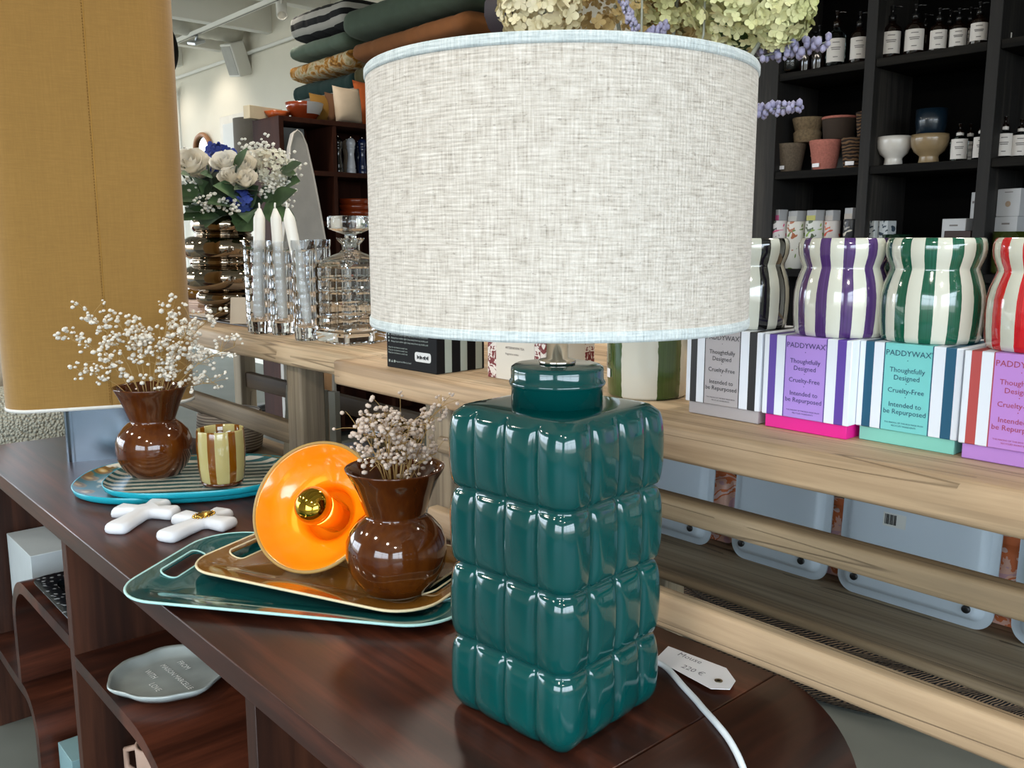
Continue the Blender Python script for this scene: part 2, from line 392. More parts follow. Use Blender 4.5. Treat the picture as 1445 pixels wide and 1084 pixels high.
# ================================================================ old elm tables
def plank(a, b, jit=.003, cell=.04, r=.006, seed=1):
    """hand-hewn board along x with a gently uneven section"""
    from mathutils import noise as N
    m = MB(); (x0, y0, z0), (x1, y1, z1) = a, b; n = max(6, int((x1 - x0) / cell)); sec = []
    ny = max(1, int((y1 - y0) / .12)); q = r * .3
    sec += [(y0, z0 + r), (y0, (z0 + z1) / 2), (y0, z1 - r), (y0 + q, z1 - q), (y0 + r, z1)]
    sec += [(y0 + r + (y1 - y0 - 2 * r) * k / ny, z1) for k in range(1, ny)]
    sec += [(y1 - r, z1), (y1 - q, z1 - q), (y1, z1 - r), (y1, z0 + r), (y1 - q, z0 + q), (y1 - r, z0)]
    sec += [(y0 + r + (y1 - y0 - 2 * r) * k / ny, z0) for k in range(ny - 1, 0, -1)]
    sec += [(y0 + r, z0), (y0 + q, z0 + q)]
    rings = []
    for i in range(n + 1):
        x = x0 + (x1 - x0) * i / n; ring = []
        for j, (y, z) in enumerate(sec):
            v = Vector((x * 4 + seed * 7, y * 6, z * 9)); top = z > z1 - 1e-4 and y > y0 + r * 1.5
            d = N.noise(v) * jit; d2 = N.noise(v + Vector((31, 0, 0))) * jit
            ring.append((x + (d2 if i in (0, n) else 0), y + (d if y < (y0 + y1) / 2 else -d), z + (0 if top else d2)))
        rings.append(ring)
    return m.loops(rings)
table = thing('wooden_table', 'pale old elm table with thick planked top holding the striped candles and boxes', 'table', (0, 0, 0))
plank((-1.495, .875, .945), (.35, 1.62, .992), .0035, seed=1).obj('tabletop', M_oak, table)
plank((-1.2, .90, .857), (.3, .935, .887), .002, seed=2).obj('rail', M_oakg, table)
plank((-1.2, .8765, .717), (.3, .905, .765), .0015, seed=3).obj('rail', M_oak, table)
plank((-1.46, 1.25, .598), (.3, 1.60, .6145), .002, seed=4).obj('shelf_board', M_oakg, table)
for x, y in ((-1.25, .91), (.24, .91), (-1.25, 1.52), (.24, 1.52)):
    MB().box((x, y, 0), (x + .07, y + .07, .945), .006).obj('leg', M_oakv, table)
table2 = thing('wooden_table', 'second old elm table further off, carrying the metallic vase and glasses', 'table', (0, 0, 0))
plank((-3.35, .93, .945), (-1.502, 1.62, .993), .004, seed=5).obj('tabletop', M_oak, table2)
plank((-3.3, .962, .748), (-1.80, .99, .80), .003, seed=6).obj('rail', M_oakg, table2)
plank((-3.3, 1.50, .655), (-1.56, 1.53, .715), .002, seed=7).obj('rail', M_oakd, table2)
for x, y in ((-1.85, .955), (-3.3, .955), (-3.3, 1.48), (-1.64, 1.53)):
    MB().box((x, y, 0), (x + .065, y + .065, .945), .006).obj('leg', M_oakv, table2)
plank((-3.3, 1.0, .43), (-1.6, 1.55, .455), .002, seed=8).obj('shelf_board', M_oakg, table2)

# ================================================================ blackened wall shelving
SY, SYB = 3.60, 3.965
shelving = thing('wall_shelving', 'tall blackened wood cubby shelving against the wall full of bottles and pots', 'shelf', (0, 0, 0))
px_ = [-2.34] + [-1.84 + .4735 * k for k in range(6)]
for i, x in enumerate(px_):
    wd = .08 if i == 0 else .023
    MB().box((x - wd, SY, 0), (x + wd, SYB - .015, 3.0), .003).obj('post', M_blackv, shelving)
SZ = [.26, .68, 1.095, 1.526, 1.95, 2.375, 2.8]
for z in SZ:
    for i in range(6):
        a = px_[i] + (.08 if i == 0 else .023)
        MB().box((a, SY + .006, z - .034), (px_[i + 1] - .023, SYB - .015, z), .003).obj('shelf_board', M_black, shelving)
MB().box((px_[0] - .08, SYB - .015, 0), (px_[-1] + .023, SYB, 3.0)).obj('back_panel', plain('shelf_back', '#030303', .9, spec=.1), shelving)

# ================================================================ brown cabinet standing out from the wall
cab = thing('display_cabinet', 'dark brown open cabinet holding pepper mills, bowls and an oar shaped board', 'cabinet', (0, 0, 0))
CX0, CX1, CB0, CB1 = -5.12, -4.8, 2.50, 3.99
MB().box((CX0, CB0, 0), (CX1, CB0 + .03, 1.93), .002).obj('side_panel', M_cab, cab)
MB().box((CX0, CB1 - .03, 0), (CX1, CB1, 1.93), .002).obj('side_panel', M_cab, cab)
for y in (2.865, 3.25, 3.63):
    MB().box((CX0, y - .012, .03), (CX1 - .004, y + .012, 1.90)).obj('divider', M_cab, cab)
for z in (1.93, 1.632, 1.337, 1.04, .74, .44, .06):
    MB().box((CX0, CB0 + .03, z - .028), (CX1 - .002, CB1 - .03, z), .001).obj('shelf_board', M_cab, cab)
MB().box((CX0 - .012, CB0, 0), (CX0, CB1, 1.93)).obj('back_panel', M_cab, cab)
# ================================================================ green quilted ceramic lamp with linen drum shade
def glaze(name, c0, c1, rough=.08, scale=6, coat=1.0):
    t = NT(name); h = t.noise(t.coord(), scale, 3)
    t.col(t.ramp(h, [(.3, c0), (.7, c1)])).set(rough=rough, coat=coat, coatr=.03); return t.m
M_green = glaze('green_glaze', '#003a39', '#004745', .1, coat=.4)
def linen(name, c0, c1, c2, per, thick=1.0, tr=.0):
    t = NT(name); tc = t.n('TexCoord'); mp = t.n('Mapping'); mp.inputs['Scale'].default_value = (per, 1, 1); t.l(tc.outputs['UV'], mp.inputs[0]); uv = mp.outputs[0]
    def sc(a, b):
        q = t.n('Mapping'); q.inputs['Scale'].default_value = (a, b, 1); t.l(uv, q.inputs[0]); return q.outputs[0]
    h = t.noise(sc(45, 620 / thick), 1, 3, .6); v = t.noise(sc(560 / thick, 38), 1, 3, .6); fl = t.noise(sc(150, 260), 1, 2, .5); big = t.noise(sc(60, 130), 1, 4, .7)
    s = t.math('ADD', t.math('MULTIPLY', h, .40), t.math('ADD', t.math('MULTIPLY', v, .34), t.math('MULTIPLY', big, .26)))
    c = t.ramp(s, [(.33, c0), (.45, c1), (.6, c2)])
    d = t.ramp(fl, [(.27, (0, 0, 0, 1)), (.34, (1, 1, 1, 1))])
    c = t.mix(d, t.mix(.5, c, c0), c); t.col(c).set(rough=.9, sheen=.2)
    wv = t.n('TexWave', wave_type='BANDS', bands_direction='Y'); wv.inputs['Scale'].default_value = 90 / thick; t.l(uv, wv.inputs['Vector'])
    wu = t.n('TexWave', wave_type='BANDS', bands_direction='X'); wu.inputs['Scale'].default_value = 90 / thick; t.l(uv, wu.inputs['Vector'])
    t.bump(t.math('ADD', t.math('ADD', h, v), t.math('MULTIPLY', t.math('ADD', wu.outputs['Fac'], wv.outputs['Fac']), .5)), .5, .0012)
    return t.m
M_linen = linen('oatmeal_linen', '#857d72', '#bdb5aa', '#d9d3ca', 1.21)
M_hem = linen('linen_hem_backlit', '#8f9a9c', '#b9c3c4', '#d5dcdb', 1.21)  # grey-blue tint stands in for backlight along the hem
M_chrome = plain('polished_nickel', '#d8d2c8', .12, 1.0, var=.01)
M_lining = plain('shade_lining', '#e8e4dc', .9, var=.01)
LX, LY = -.6435, .638
lamp = thing('table_lamp', 'table lamp with green quilted ceramic base and oatmeal linen drum shade', 'lamp', (LX, LY, CZ), math.radians(5))
def quilted(hw=.0845, H=.329, rc=.022, rows=4, depth=.0085):
    n_side, n_arc = 44, 10; pts = []   # (x, y, nx, ny, u) with u in faces, corner pillow wraps
    for k in range(4):
        a = k * PI / 2; ca, sa = math.cos(a), math.sin(a)
        st = hw - rc
        for i in range(n_side):
            q = -st + 2 * st * i / n_side
            x, y, nx, ny = q, -hw, 0, -1
            pts.append((x * ca - y * sa, x * sa + y * ca, nx * ca - ny * sa, nx * sa + ny * ca, (q + hw) / (2 * hw)))
        for i in range(n_arc):
            b = -PI / 2 + PI / 2 * i / n_arc
            nx, ny = math.cos(b), math.sin(b); x, y = st + rc * nx, -st + rc * ny
            uu = (2 * hw - rc + 2 * rc * i / n_arc) / (2 * hw)
            pts.append((x * ca - y * sa, x * sa + y * ca, nx * ca - ny * sa, nx * sa + ny * ca, uu))
    def bulge(t, p):
        return max(0.0, 1 - abs(2 * t - 1) ** p)
    m = MB(); rings = []
    nv = 22; zs = []
    rowh = H / rows
    for r in range(rows):
        for i in range(nv): zs.append((r, i / nv))
    zs.append((rows - 1, 1.0))
    for (r, t) in zs:
        z = (r + t) * rowh; ring = []
        for (x, y, nx, ny, u) in pts:
            u = u % 1.0
            # corner pillows run from .75 of one face to .25 of the next; its middle stays proud
            f = (u / .25) % 1.0; col = int(u / .25)
            if col == 0: a = .5 + f * .5
            elif col == 3: a = f * .5
            else: a = f
            hcol = bulge(a, 5.0 if col in (0, 3) else 3.6); tt = t
            hrow = bulge(tt ** .9, 5.0)
            h = math.sqrt(max(0, hcol * hrow)); ins = depth * (1 - h)
            if r == 0 and t < .3: ins = max(ins, .012 * (1 - t / .3) ** 2.2 + depth * (1 - math.sqrt(hcol)))
            if r == 0 and t < .12: ins = min(ins, .02)
            bow = .0022 * math.sin(PI * min(1, max(0, t)))
            ring.append((x - nx * (ins - bow), y - ny * (ins - bow), z))
        rings.append(ring)
    # rounded shoulder and flat top
    for k, (ins, dz) in enumerate(((.010, .003), (.015, .0045), (.022, .005), (.035, .0052))):
        rings.append([(x * (hw - ins) / hw, y * (hw - ins) / hw, H + dz) for (x, y, nx, ny, u) in pts])
    return m.loops(rings)
body = quilted().obj('ceramic_base', M_green, lamp)
m = MB(); m.lathe([(.0475, .332), (.0475, .352), (.0492, .354), (.0502, .3562), (.0492, .3585), (.0478, .360), (.0480, .369), (.0474, .3725), (.044, .3745), (.012, .375)], 64)
nk = m.obj('neck', M_green, lamp)
m = MB(); m.lathe([(.0185, .3752), (.0192, .3775), (.0185, .3798), (.0112, .381), (.0108, .470), (.0150, .472), (.0150, .505), (.006, .507)], 40); m.obj('stem', M_chrome, lamp)
# shade
SR, SB, ST = .1885, .4185, .660
m = MB(); m.lathe([(SR, SB), (SR, SB + .06), (SR, SB + .12), (SR, SB + .18), (SR, ST)], 128, caps=False)
shade = m.obj('lamp_shade', M_linen, lamp)
m = MB(); m.lathe([(SR - .0012, ST), (SR - .0012, SB)], 128, caps=False); m.obj('lining', M_lining, shade)
for z0 in (SB - .0005, ST - .0085):
    m = MB(); m.lathe([(SR - .0022, z0), (SR + .0006, z0 - .0004), (SR + .0014, z0 + .0015), (SR + .0014, z0 + .0072), (SR + .0004, z0 + .009), (SR - .0022, z0 + .009), (SR - .0022, z0)], 128, caps=False)
    m.obj('hem', M_hem, shade)
m = MB()
for k in range(3):
    a = k * 2 * PI / 3; m.tube([(.013 * math.cos(a), .013 * math.sin(a), .502), (.183 * math.cos(a), .183 * math.sin(a), .655)], .0015, 6)
m.obj('shade_frame', M_chrome, shade)
m = MB(); m.lathe([(.012, .507), (.014, .52), (.03, .555), (.028, .575), (.015, .588), (.001, .592)], 32); m.obj('bulb', plain('frosted_bulb', '#f2efe6', .3, var=0), lamp)
# white flat cord
t = NT('white_cord'); t.col('#dfe6ea').set(rough=.4); M_cord = t.m
cp = [(-.665, .735), (-.648, .765), (-.632, .787), (-.612, .789), (-.590, .779), (-.568, .767), (-.540, .753), (-.510, .737), (-.484, .7235), (-.462, .711)]
pts = [(x, y, CZ + .003) for x, y in cp]
pts = [p for p in pts if p[0] < -.53]
def on_bend(px, py):
    d = ray(px, py); s = .5
    for _ in range(4000):
        p = EYEP + d * s; dx, dz = p.x + .515, p.z - (CZ - .11)
        if dx > 0 and dz > 0 and math.hypot(dx, dz) <= .1134: return tuple(p)
        if dx > 0 and dz <= 0 and dx <= .1134: return tuple(p)
        if dx <= 0 and p.z <= CZ + .0033: return tuple(p)
        s += .0005
for q in ((992, 1000), (1010, 1020), (1026, 1040), (1038, 1060), (1047, 1080), (1054, 1100), (1060, 1125)): pts.append(on_bend(*q))
lx, ly, lz = pts[-1]
pts += [(-.4012, ly - .012, lz - .08), (-.4012, ly - .02, .4), (-.4012, ly, .2), (-.400, ly + .02, .03)]
pts2 = []
for i in range(len(pts) - 1):
    for j in range(4):
        q = j / 4; P0, P1, P2, P3 = [Vector(pts[min(max(i + d, 0), len(pts) - 1)]) for d in (-1, 0, 1, 2)]
        pts2.append(.5 * ((2 * P1) + (P2 - P0) * q + (2 * P0 - 5 * P1 + 4 * P2 - P3) * q * q + (3 * P1 - P0 - 3 * P2 + P3) * q ** 3))
m = MB(); m.tube(pts2, .0036, 10); co = m.obj('cord', M_cord, lamp); co.matrix_parent_inverse = (Matrix.Translation(lamp.location) @ Matrix.Rotation(math.radians(5), 4, 'Z')).inverted()
tag(co, 'white flexible lamp cord trailing over the console end')

# price tag lying behind the lamp
def onZ(z, l): return [PZ(z, *q) for q in l]
P = onZ(CZ + .0045, [(925, 930), (943, 912), (1025, 943), (1038, 961), (1030, 973), (1003, 972)])
pc = sum(P, Vector()) / len(P)
ptag = thing('price_tag', 'white card price tag with eyelet and handwriting beside the green lamp', 'tag', (pc.x, pc.y, CZ))
def orient(poly):
    a = sum(poly[i][0] * poly[(i + 1) % len(poly)][1] - poly[(i + 1) % len(poly)][0] * poly[i][1] for i in range(len(poly)))
    return poly if a > 0 else list(reversed(poly))
M_card = plain('white_card', '#eceaec', .6, var=.01)
m = MB(); m.prism(orient([(p.x - pc.x, p.y - pc.y) for p in P]), .004, .0046); m.obj('card', M_card, ptag)
h = PZ(CZ + .0046, 1014, 961) - pc
m = MB(); m.M = Matrix.Translation((h.x, h.y, 0)); m.lathe([(.0022, .0046), (.0046, .0046), (.0046, .0052), (.0022, .0052)], 24, caps=False); m.obj('eyelet', plain('brass_eyelet', '#8d8470', .35, 1.0), ptag)
m = MB(); m.M = Matrix.Translation((h.x, h.y, 0)); m.lathe([(.0001, .0047), (.0024, .0047)], 20, caps=False); m.obj('eyelet_hole', M_dark, ptag)
def text_at(mb, body, size, M, align='CENTER'):
    mb.mesh(text_mesh(body, size, align), M)
t1 = (PZ(CZ, 1012, 950) - PZ(CZ, 940, 921)); ang = math.atan2(t1.y, t1.x)
m = MB()
for s, q, sz_ in (('Mouse', (974, 929), .0125), ('220 €', (978, 946), .0125)):
    c = PZ(CZ + .0047, *q) - pc
    text_at(m, s, sz_, Matrix.Translation((c.x, c.y, .0047)) @ Matrix.Rotation(ang, 4, 'Z') @ Matrix.Translation((0, -.004, 0)))
m.obj('handwriting', plain('pencil_grey', '#77747c', .8), ptag)

# ================================================================ tall ochre lamp
def rrect(hx, hy, r, n=8):
    out = []
    for cx, cy, a in ((hx - r, hy - r, 0), (-hx + r, hy - r, 90), (-hx + r, -hy + r, 180), (hx - r, -hy + r, 270)):
        for i in range(n + 1):
            b = math.radians(a + 90 * i / n); out.append((cx + r * math.cos(b), cy + r * math.sin(b)))
    return out
M_ochre = None
t = NT('ochre_linen'); v = t.coord('Object', (26, 26, 300)); v2 = t.coord('Object', (260, 260, 18)); n1 = t.noise(v, 1, 4, .65); n2 = t.noise(v2, 1, 4, .65)
t.col(t.ramp(t.math('ADD', t.math('MULTIPLY', n1, .55), t.math('MULTIPLY', n2, .45)), [(.2, '#866430'), (.5, '#916e34'), (.8, '#9e793e')])).set(rough=.9, sheen=.25); t.bump(t.math('ADD', n1, n2), .3, .001); M_ochre = t.m
ry = math.radians(69.5)
yl = thing('table_lamp', 'tall ochre fabric lamp with rounded shade and brushed steel block base', 'lamp', (-2.168, .652, CZ), ry)
m = MB(); m.loops([[(x, y, z) for x, y in rrect(.085, .058, .022)] for z in (0, .001, .08, .15)], smooth=True); edge_split_smooth(m.obj('base', plain('dark_brushed_steel', '#7f8a96', .22, 1.0, var=.05, scale=40), yl))
m = MB(); m.lathe([(.012, .15), (.012, .60)], 20); m.obj('stem', M_chrome, yl)
YB, YT = .132, 1.055
prof = [(YB, 0), (YB + .02, 0), (YB + .3, 0), (YB + .6, 0), (YT - .02, 0), (YT - .008, .004), (YT, .012)]
m = MB(); m.loops([[(x, y, z) for x, y in rrect(.198 - i, .11 - i, .07 - i * .5, 12)] for z, i in prof], closed_top=True, closed_bot=False); ysh = m.obj('lamp_shade', M_ochre, yl); edge_split_smooth(ysh, 60)
m = MB(); m.loops([[(x, y, z) for x, y in rrect(.198 + a, .11 + a, .07 + a, 12)] for z, a in ((YB - .004, -.003), (YB - .004, .0012), (YB + .003, .0016), (YB + .004, -.001))], closed_top=False, closed_bot=False); m.obj('hem', plain('white_trim', '#d9d8d2', .8), ysh)
m = MB()
for k in range(150):
    z = YB + .01 + k * .0061; m.tube([(.019, -.1105, z), (.019, -.1105, z + .003)], .0009, 5)
m.obj('seam', plain('seam_thread', '#7f5a1e', .9), ysh)
m = MB()
m.tube([(.0225, -.1100, YB), (.0225, -.1100, YT - .02)], .0009, 6); m.obj('seam_fold', plain('seam_ridge', '#a27a34', .9), ysh)

# ================================================================ brown waisted vases with dried gypsophila
t = NT('brown_glaze'); n1 = t.noise(t.coord('Object', (8, 8, 2)), 3, 4); n2 = t.noise(t.coord('Object', (40, 40, 10)), 3, 3)
t.col(t.ramp(t.math('ADD', t.math('MULTIPLY', n1, .7), t.math('MULTIPLY', n2, .3)), [(.3, '#371706'), (.5, '#4a2208'), (.7, '#5e310c')])).set(rough=.08, coat=.3, coatr=.03); M_brown = t.m
M_clay = plain('raw_clay', '#c9b89f', .8)
def vase(label, loc, R, H):
    v = thing('brown_vase', label, 'vase', loc)
    s = R; h = H
    out = [(.60, .0), (.66, .012), (.84, .10), (.96, .20), (1.0, .31), (.985, .40), (.90, .49), (.74, .565), (.63, .60), (.585, .615), (.60, .64), (.655, .70), (.74, .80), (.86, .91), (.965, .985), (.975, .998), (.955, 1.0)]
    inn = [(.92, .985), (.82, .91), (.70, .80), (.61, .70), (.545, .62), (.55, .60), (.70, .55), (.86, .47), (.94, .33), (.86, .16), (.5, .06), (.0001, .05)]
    m = MB(); m.lathe([(r * s, z * h) for r, z in out + inn], 64); m.obj('body', M_brown, v)
    m = MB(); m.lathe([(.5 * s, -.0015), (.585 * s, -.0015), (.615 * s, .004), (.61 * s, .006)], 48); m.obj('foot_ring', M_clay, v)
    return v
M_stem = plain('dry_stem', '#a88a55', .8); M_blos = plain('dry_white_blossom', '#dcd7cc', .8, var=.1, scale=60); M_blos2 = plain('dry_blush_blossom', '#c9b8aa', .8, var=.12, scale=60)
def bez(a, b, c, n): return [a * (1 - q) ** 2 + b * (2 * q * (1 - q)) + c * q * q for q in [i / n for i in range(n + 1)]]
def bunch(label, root, tips, rr, mat=None, spread=.04, br=.0032, nb=16, stem_r=.0011):
    """root: mouth of the vase; tips: list of points the sprigs reach"""
    b = thing('dried_flower_bunch', label, 'flowers', tuple(root))
    for tp in tips:
        tp = Vector(tp) - Vector(root); st = MB(); bl = MB()
        a = Vector((tp.x * .10, tp.y * .10, -.085)); n = tp.length
        mid = Vector((tp.x * .30, tp.y * .30, tp.z * .55)) + Vector((rr.uniform(-1, 1), rr.uniform(-1, 1), 0)) * .012
        pts = bez(a, mid, tp, 9); st.tube(pts, [stem_r * (1.1 - .6 * i / 9) for i in range(10)], 5)
        for k in range(nb):
            base = pts[rr.randint(6, 9)]
            d = Vector((rr.gauss(0, 1), rr.gauss(0, 1), rr.gauss(.5, .8))); d = d.normalized() * spread * rr.uniform(.35, 1.0) * (.7 + .5 * rr.random())
            e = base + (tp - pts[6]) * rr.uniform(-.1, .3) + d
            q = bez(base, (base + e) / 2 + Vector((0, 0, .004)), e, 3); st.tube(q, stem_r * .38, 4, caps=False)
            r0 = br * rr.uniform(.6, 1.25)
            for j in range(rr.randint(1, 3)):
                o = Vector((rr.uniform(-1, 1), rr.uniform(-1, 1), rr.uniform(-1, 1))) * r0 * 1.5
                bl.ball(e + o, r0 * rr.uniform(.75, 1.1), 1, (1, 1, rr.uniform(.7, 1)))
        s = st.obj('sprig', M_stem, b, normals=False)
        tag(bl.obj('blossoms', mat or M_blos, s, normals=False))
    return b
A_, sA = stand(221, 677, 66, CZ + .0205)
RA, HA = 51 * sA, 126 * sA
vase('brown glazed waisted vase on the turquoise striped plate', tuple(A_), RA, HA)
B_, sB = stand(561, 847, 88, CZ + .0145)
RB, HB = 70.5 * sB, 176 * sB
vase('brown glazed waisted vase on the bronze tray beside the glowing orange lamp', tuple(B_), RB, HB)
def tips_at(c, dz, lst):
    """sprig ends seen around a vase, kept near the vase's own distance"""
    h = Vector((c.x, c.y, 0)).normalized(); dep = (c - EYEP).dot(Vector((h.x, h.y, 0))); out = []
    for px, py, off in lst:
        d = ray(px, py); s = (dep + off) / d.dot(h); out.append(EYEP + d * s)
    return out
rr = random.Random(11)
ra = A_ + Vector((0, 0, HA))
bunch('loose bunch of dried white gypsophila in the brown vase by the ochre lamp', ra, tips_at(A_, HA, [(102, 480, .03), (128, 448, -.02), (165, 452, .05), (190, 460, .0), (208, 470, .06), (245, 432, .03), (228, 490, -.04), (112, 524, -.05), (155, 510, -.03), (250, 468, .08), (262, 480, -.05), (245, 505, .0), (290, 455, .04), (330, 490, -.02), (285, 505, .05), (300, 540, -.03), (235, 530, -.05), (180, 480, .02), (272, 460, .0)]), rr, None, .036, .0047, 22)
rb = B_ + Vector((0, 0, HB))
bunch('loose bunch of dried blush gypsophila in the brown vase on the bronze tray', rb, tips_at(B_, HB, [(505, 605, .02), (520, 590, -.02), (545, 585, .0), (565, 582, .04), (580, 598, -.03), (540, 620, .03), (560, 630, .0), (590, 610, .04), (612, 590, .05), (622, 575, .06), (505, 640, -.04), (530, 650, -.04), (575, 645, -.03), (600, 650, .0), (615, 640, .05), (550, 605, -.04), (568, 615, .03)]), rr, M_blos2, .026, .0038, 16)

# ================================================================ turquoise plates
def disc_plate(name, label, loc, rot, a, b, ex, th, lipr, mat_top, mat_side, parts=('top', 'rim')):
    t = thing(name, label, 'plate', loc, rot)
    def sup(s, k, N=96):
        o = []
        for i in range(N):
            q = 2 * PI * i / N; c, d = math.cos(q), math.sin(q)
            o.append((a * s * math.copysign(abs(c) ** (2 / ex), c) - 0 * k, b * s * math.copysign(abs(d) ** (2 / ex), d)))
        return o
    m = MB(); m.loops([[(x, y, z) for x, y in sup(s, 0)] for s, z in ((.90, 0), (.955, .001), (.985, .005), (1.0, th), (.996, th + .0006), (.988, th))], closed_top=False); m.obj(parts[1], mat_side, t)
    m = MB(); m.loops([[(x, y, z) for x, y in sup(s, 0)] for s, z in ((.988, th), (.95, th * .72), (.90, th * .5), (.8, th * .42), (.4, th * .4), (.01, th * .4))], closed_bot=False); m.obj(parts[0], mat_top, t)
    return t
t = NT('floral_print'); v = t.coord(); vo = t.n('TexVoronoi'); vo.inputs['Scale'].default_value = 24; t.l(v, vo.inputs['Vector'])
ns = t.noise(v, 14, 3); c = t.ramp(vo.outputs['Distance'], [(.0, '#e6d9b8'), (.16, '#c9a869'), (.30, '#7a5526'), (.42, '#8b7340'), (.52, '#2c6a70')]); c = t.mix(t.ramp(ns, [(.62, (0, 0, 0, 1)), (.66, (1, 1, 1, 1))]), c, '#dcd9cc'); t.col(c).set(rough=.35, coat=.1); M_floral = t.m
def stripes(name, ca, cb, freq, which='Y', duty=.5, rough=.25, wob=.0, coat=.5, rot=0):
    t = NT(name); v = t.coord('Object', (1, 1, 1), (0, 0, rot)); s = t.sep(v); q = s[which]
    if wob: q = t.math('ADD', q, t.math('MULTIPLY', t.noise(v, 30, 2), wob))
    f = t.math('FRACT', t.math('MULTIPLY', q, freq)); g = t.math('GREATER_THAN', f, duty)
    t.col(t.mix(g, ca, cb)).set(rough=rough, coat=coat); return t.m
M_turq = plain('turquoise_melamine', '#1a9db0', .25, var=.03)
M_strp = stripes('teal_stripes', '#2c6468', '#cfccbe', 36, 'Y', .5, wob=.006)
pa = math.radians(58)
disc_plate('dinner_plate', 'large turquoise plate with brown floral print under the striped plate', (-1.80, .70, CZ), pa, .222, .175, 2.5, .016, 0, M_floral, M_turq)
disc_plate('dinner_plate', 'turquoise plate with teal and cream stripes stacked on the floral plate', (-1.755, .70, CZ + .0125), pa, .178, .148, 2.6, .015, 0, M_strp, M_turq)
# ---- striped tumbler
T_, sT = stand(315, 690, 54, CZ + .0192)
t = NT('amber_striped_glass'); tc = t.n('TexCoord'); s = t.sep(tc.outputs['UV']); f = t.math('FRACT', t.math('ADD', t.math('MULTIPLY', s['X'], 7.0), .1)); g = t.math('GREATER_THAN', f, .36)
t.col(t.mix(g, '#7a4708', '#b7ab72')).set(rough=.12, coat=.5, trans=.12, sss=0.0); M_tumb = t.m
tb = thing('tumbler', 'small cream glass tumbler with amber stripes on the turquoise striped plate', 'glass', tuple(T_))
R, H = 32 * sT, 80 * sT
m = MB(); m.lathe([(.55 * R, .002), (.80 * R, .004), (.93 * R, .12 * H), (1.0 * R, .35 * H), (1.03 * R, .7 * H), (1.0 * R, .97 * H), (.98 * R, H), (.94 * R, .985 * H), (.95 * R, .7 * H), (.92 * R, .35 * H), (.83 * R, .14 * H), (.01, .1 * H)], 56); m.obj('bowl', M_tumb, tb)
m = MB(); m.lathe([(.01, 0), (.70 * R, 0), (.86 * R, .03 * H), (.90 * R, .075 * H), (.86 * R, .085 * H)], 48); m.obj('glass_foot', plain('amber_glass_foot', '#4a2206', .08, coat=.6), tb)
m = MB(); q = PZ(CZ + .1, 315, 617); m.obox((0, .935 * R * 1, .92 * H), (.010, .0012, .007)); m.obj('price_sticker', M_card, tb, rot=(0, 0, math.atan2(-T_.x, T_.y)))

# ================================================================ white stone crosses
M_stone = plain('white_soapstone', '#d6d9de', .45, var=.03)
def cross(label, cpx, fpx, apx, gold=False):
    c = PZ(CZ + .012, *cpx); f = PZ(CZ + .012, *fpx) - c; a = PZ(CZ + .012, *apx) - c
    ang = math.atan2(f.y, f.x); Lf = f.length; La = .060
    o = thing('stone_cross', label, 'ornament', (c.x, c.y, CZ), ang)
    wn, we = .017, .024
    prof = [(wn, wn * .9)]
    def armp(L, rot):
        base = [(.019, -.0165), (L * .55, -.0185), (L * .8, -.0215), (L * .95, -.020), (L, -.012), (L * 1.01, 0), (L, .012), (L * .95, .020), (L * .8, .0215), (L * .55, .0185), (.019, .0165)]
        ca, sa = math.cos(rot), math.sin(rot); return [(x * ca - y * sa, x * sa + y * ca) for x, y in base]
    poly = armp(Lf, 0) + armp(La, PI / 2) + armp(La * .95, PI) + armp(La, -PI / 2)
    def ins(d):
        n = len(poly); out = []
        for i in range(n):
            p0, p1, p2 = Vector(poly[i - 1]), Vector(poly[i]), Vector(poly[(i + 1) % n]); t = (p2 - p0).normalized(); nn = Vector((-t.y, t.x)); out.append(p1 + nn * d)
        return out
    m = MB(); m.loops([[(p.x, p.y, z) for p in ins(d)] for d, z in ((.005, 0), (.001, .003), (0, .008), (.0015, .014), (.005, .018), (.009, .0195))]); m.obj('cross_body', M_stone, o)
    if gold:
        M_gold = plain('gold_leaf', '#c9a04e', .25, 1.0)
        m = MB(); m.ball((0, 0, .0205), .0155, 2, (1.25, .8, .35)); m.obj('gold_medallion', M_gold, o)
        m = MB()
        for k in range(18):
            a = k * 2 * PI / 18; m.ball((.0215 * math.cos(a), .0145 * math.sin(a), .0205), .0024, 1)
        m.obj('bead_border', M_gold, o)
    return o
cross('plain white stone cross lying nearest the turquoise plates', (206, 720), (160, 746), (170, 717))
cross('white stone cross with a gold medallion touching the green tray', (288, 733), (230, 757), (258, 731), True)

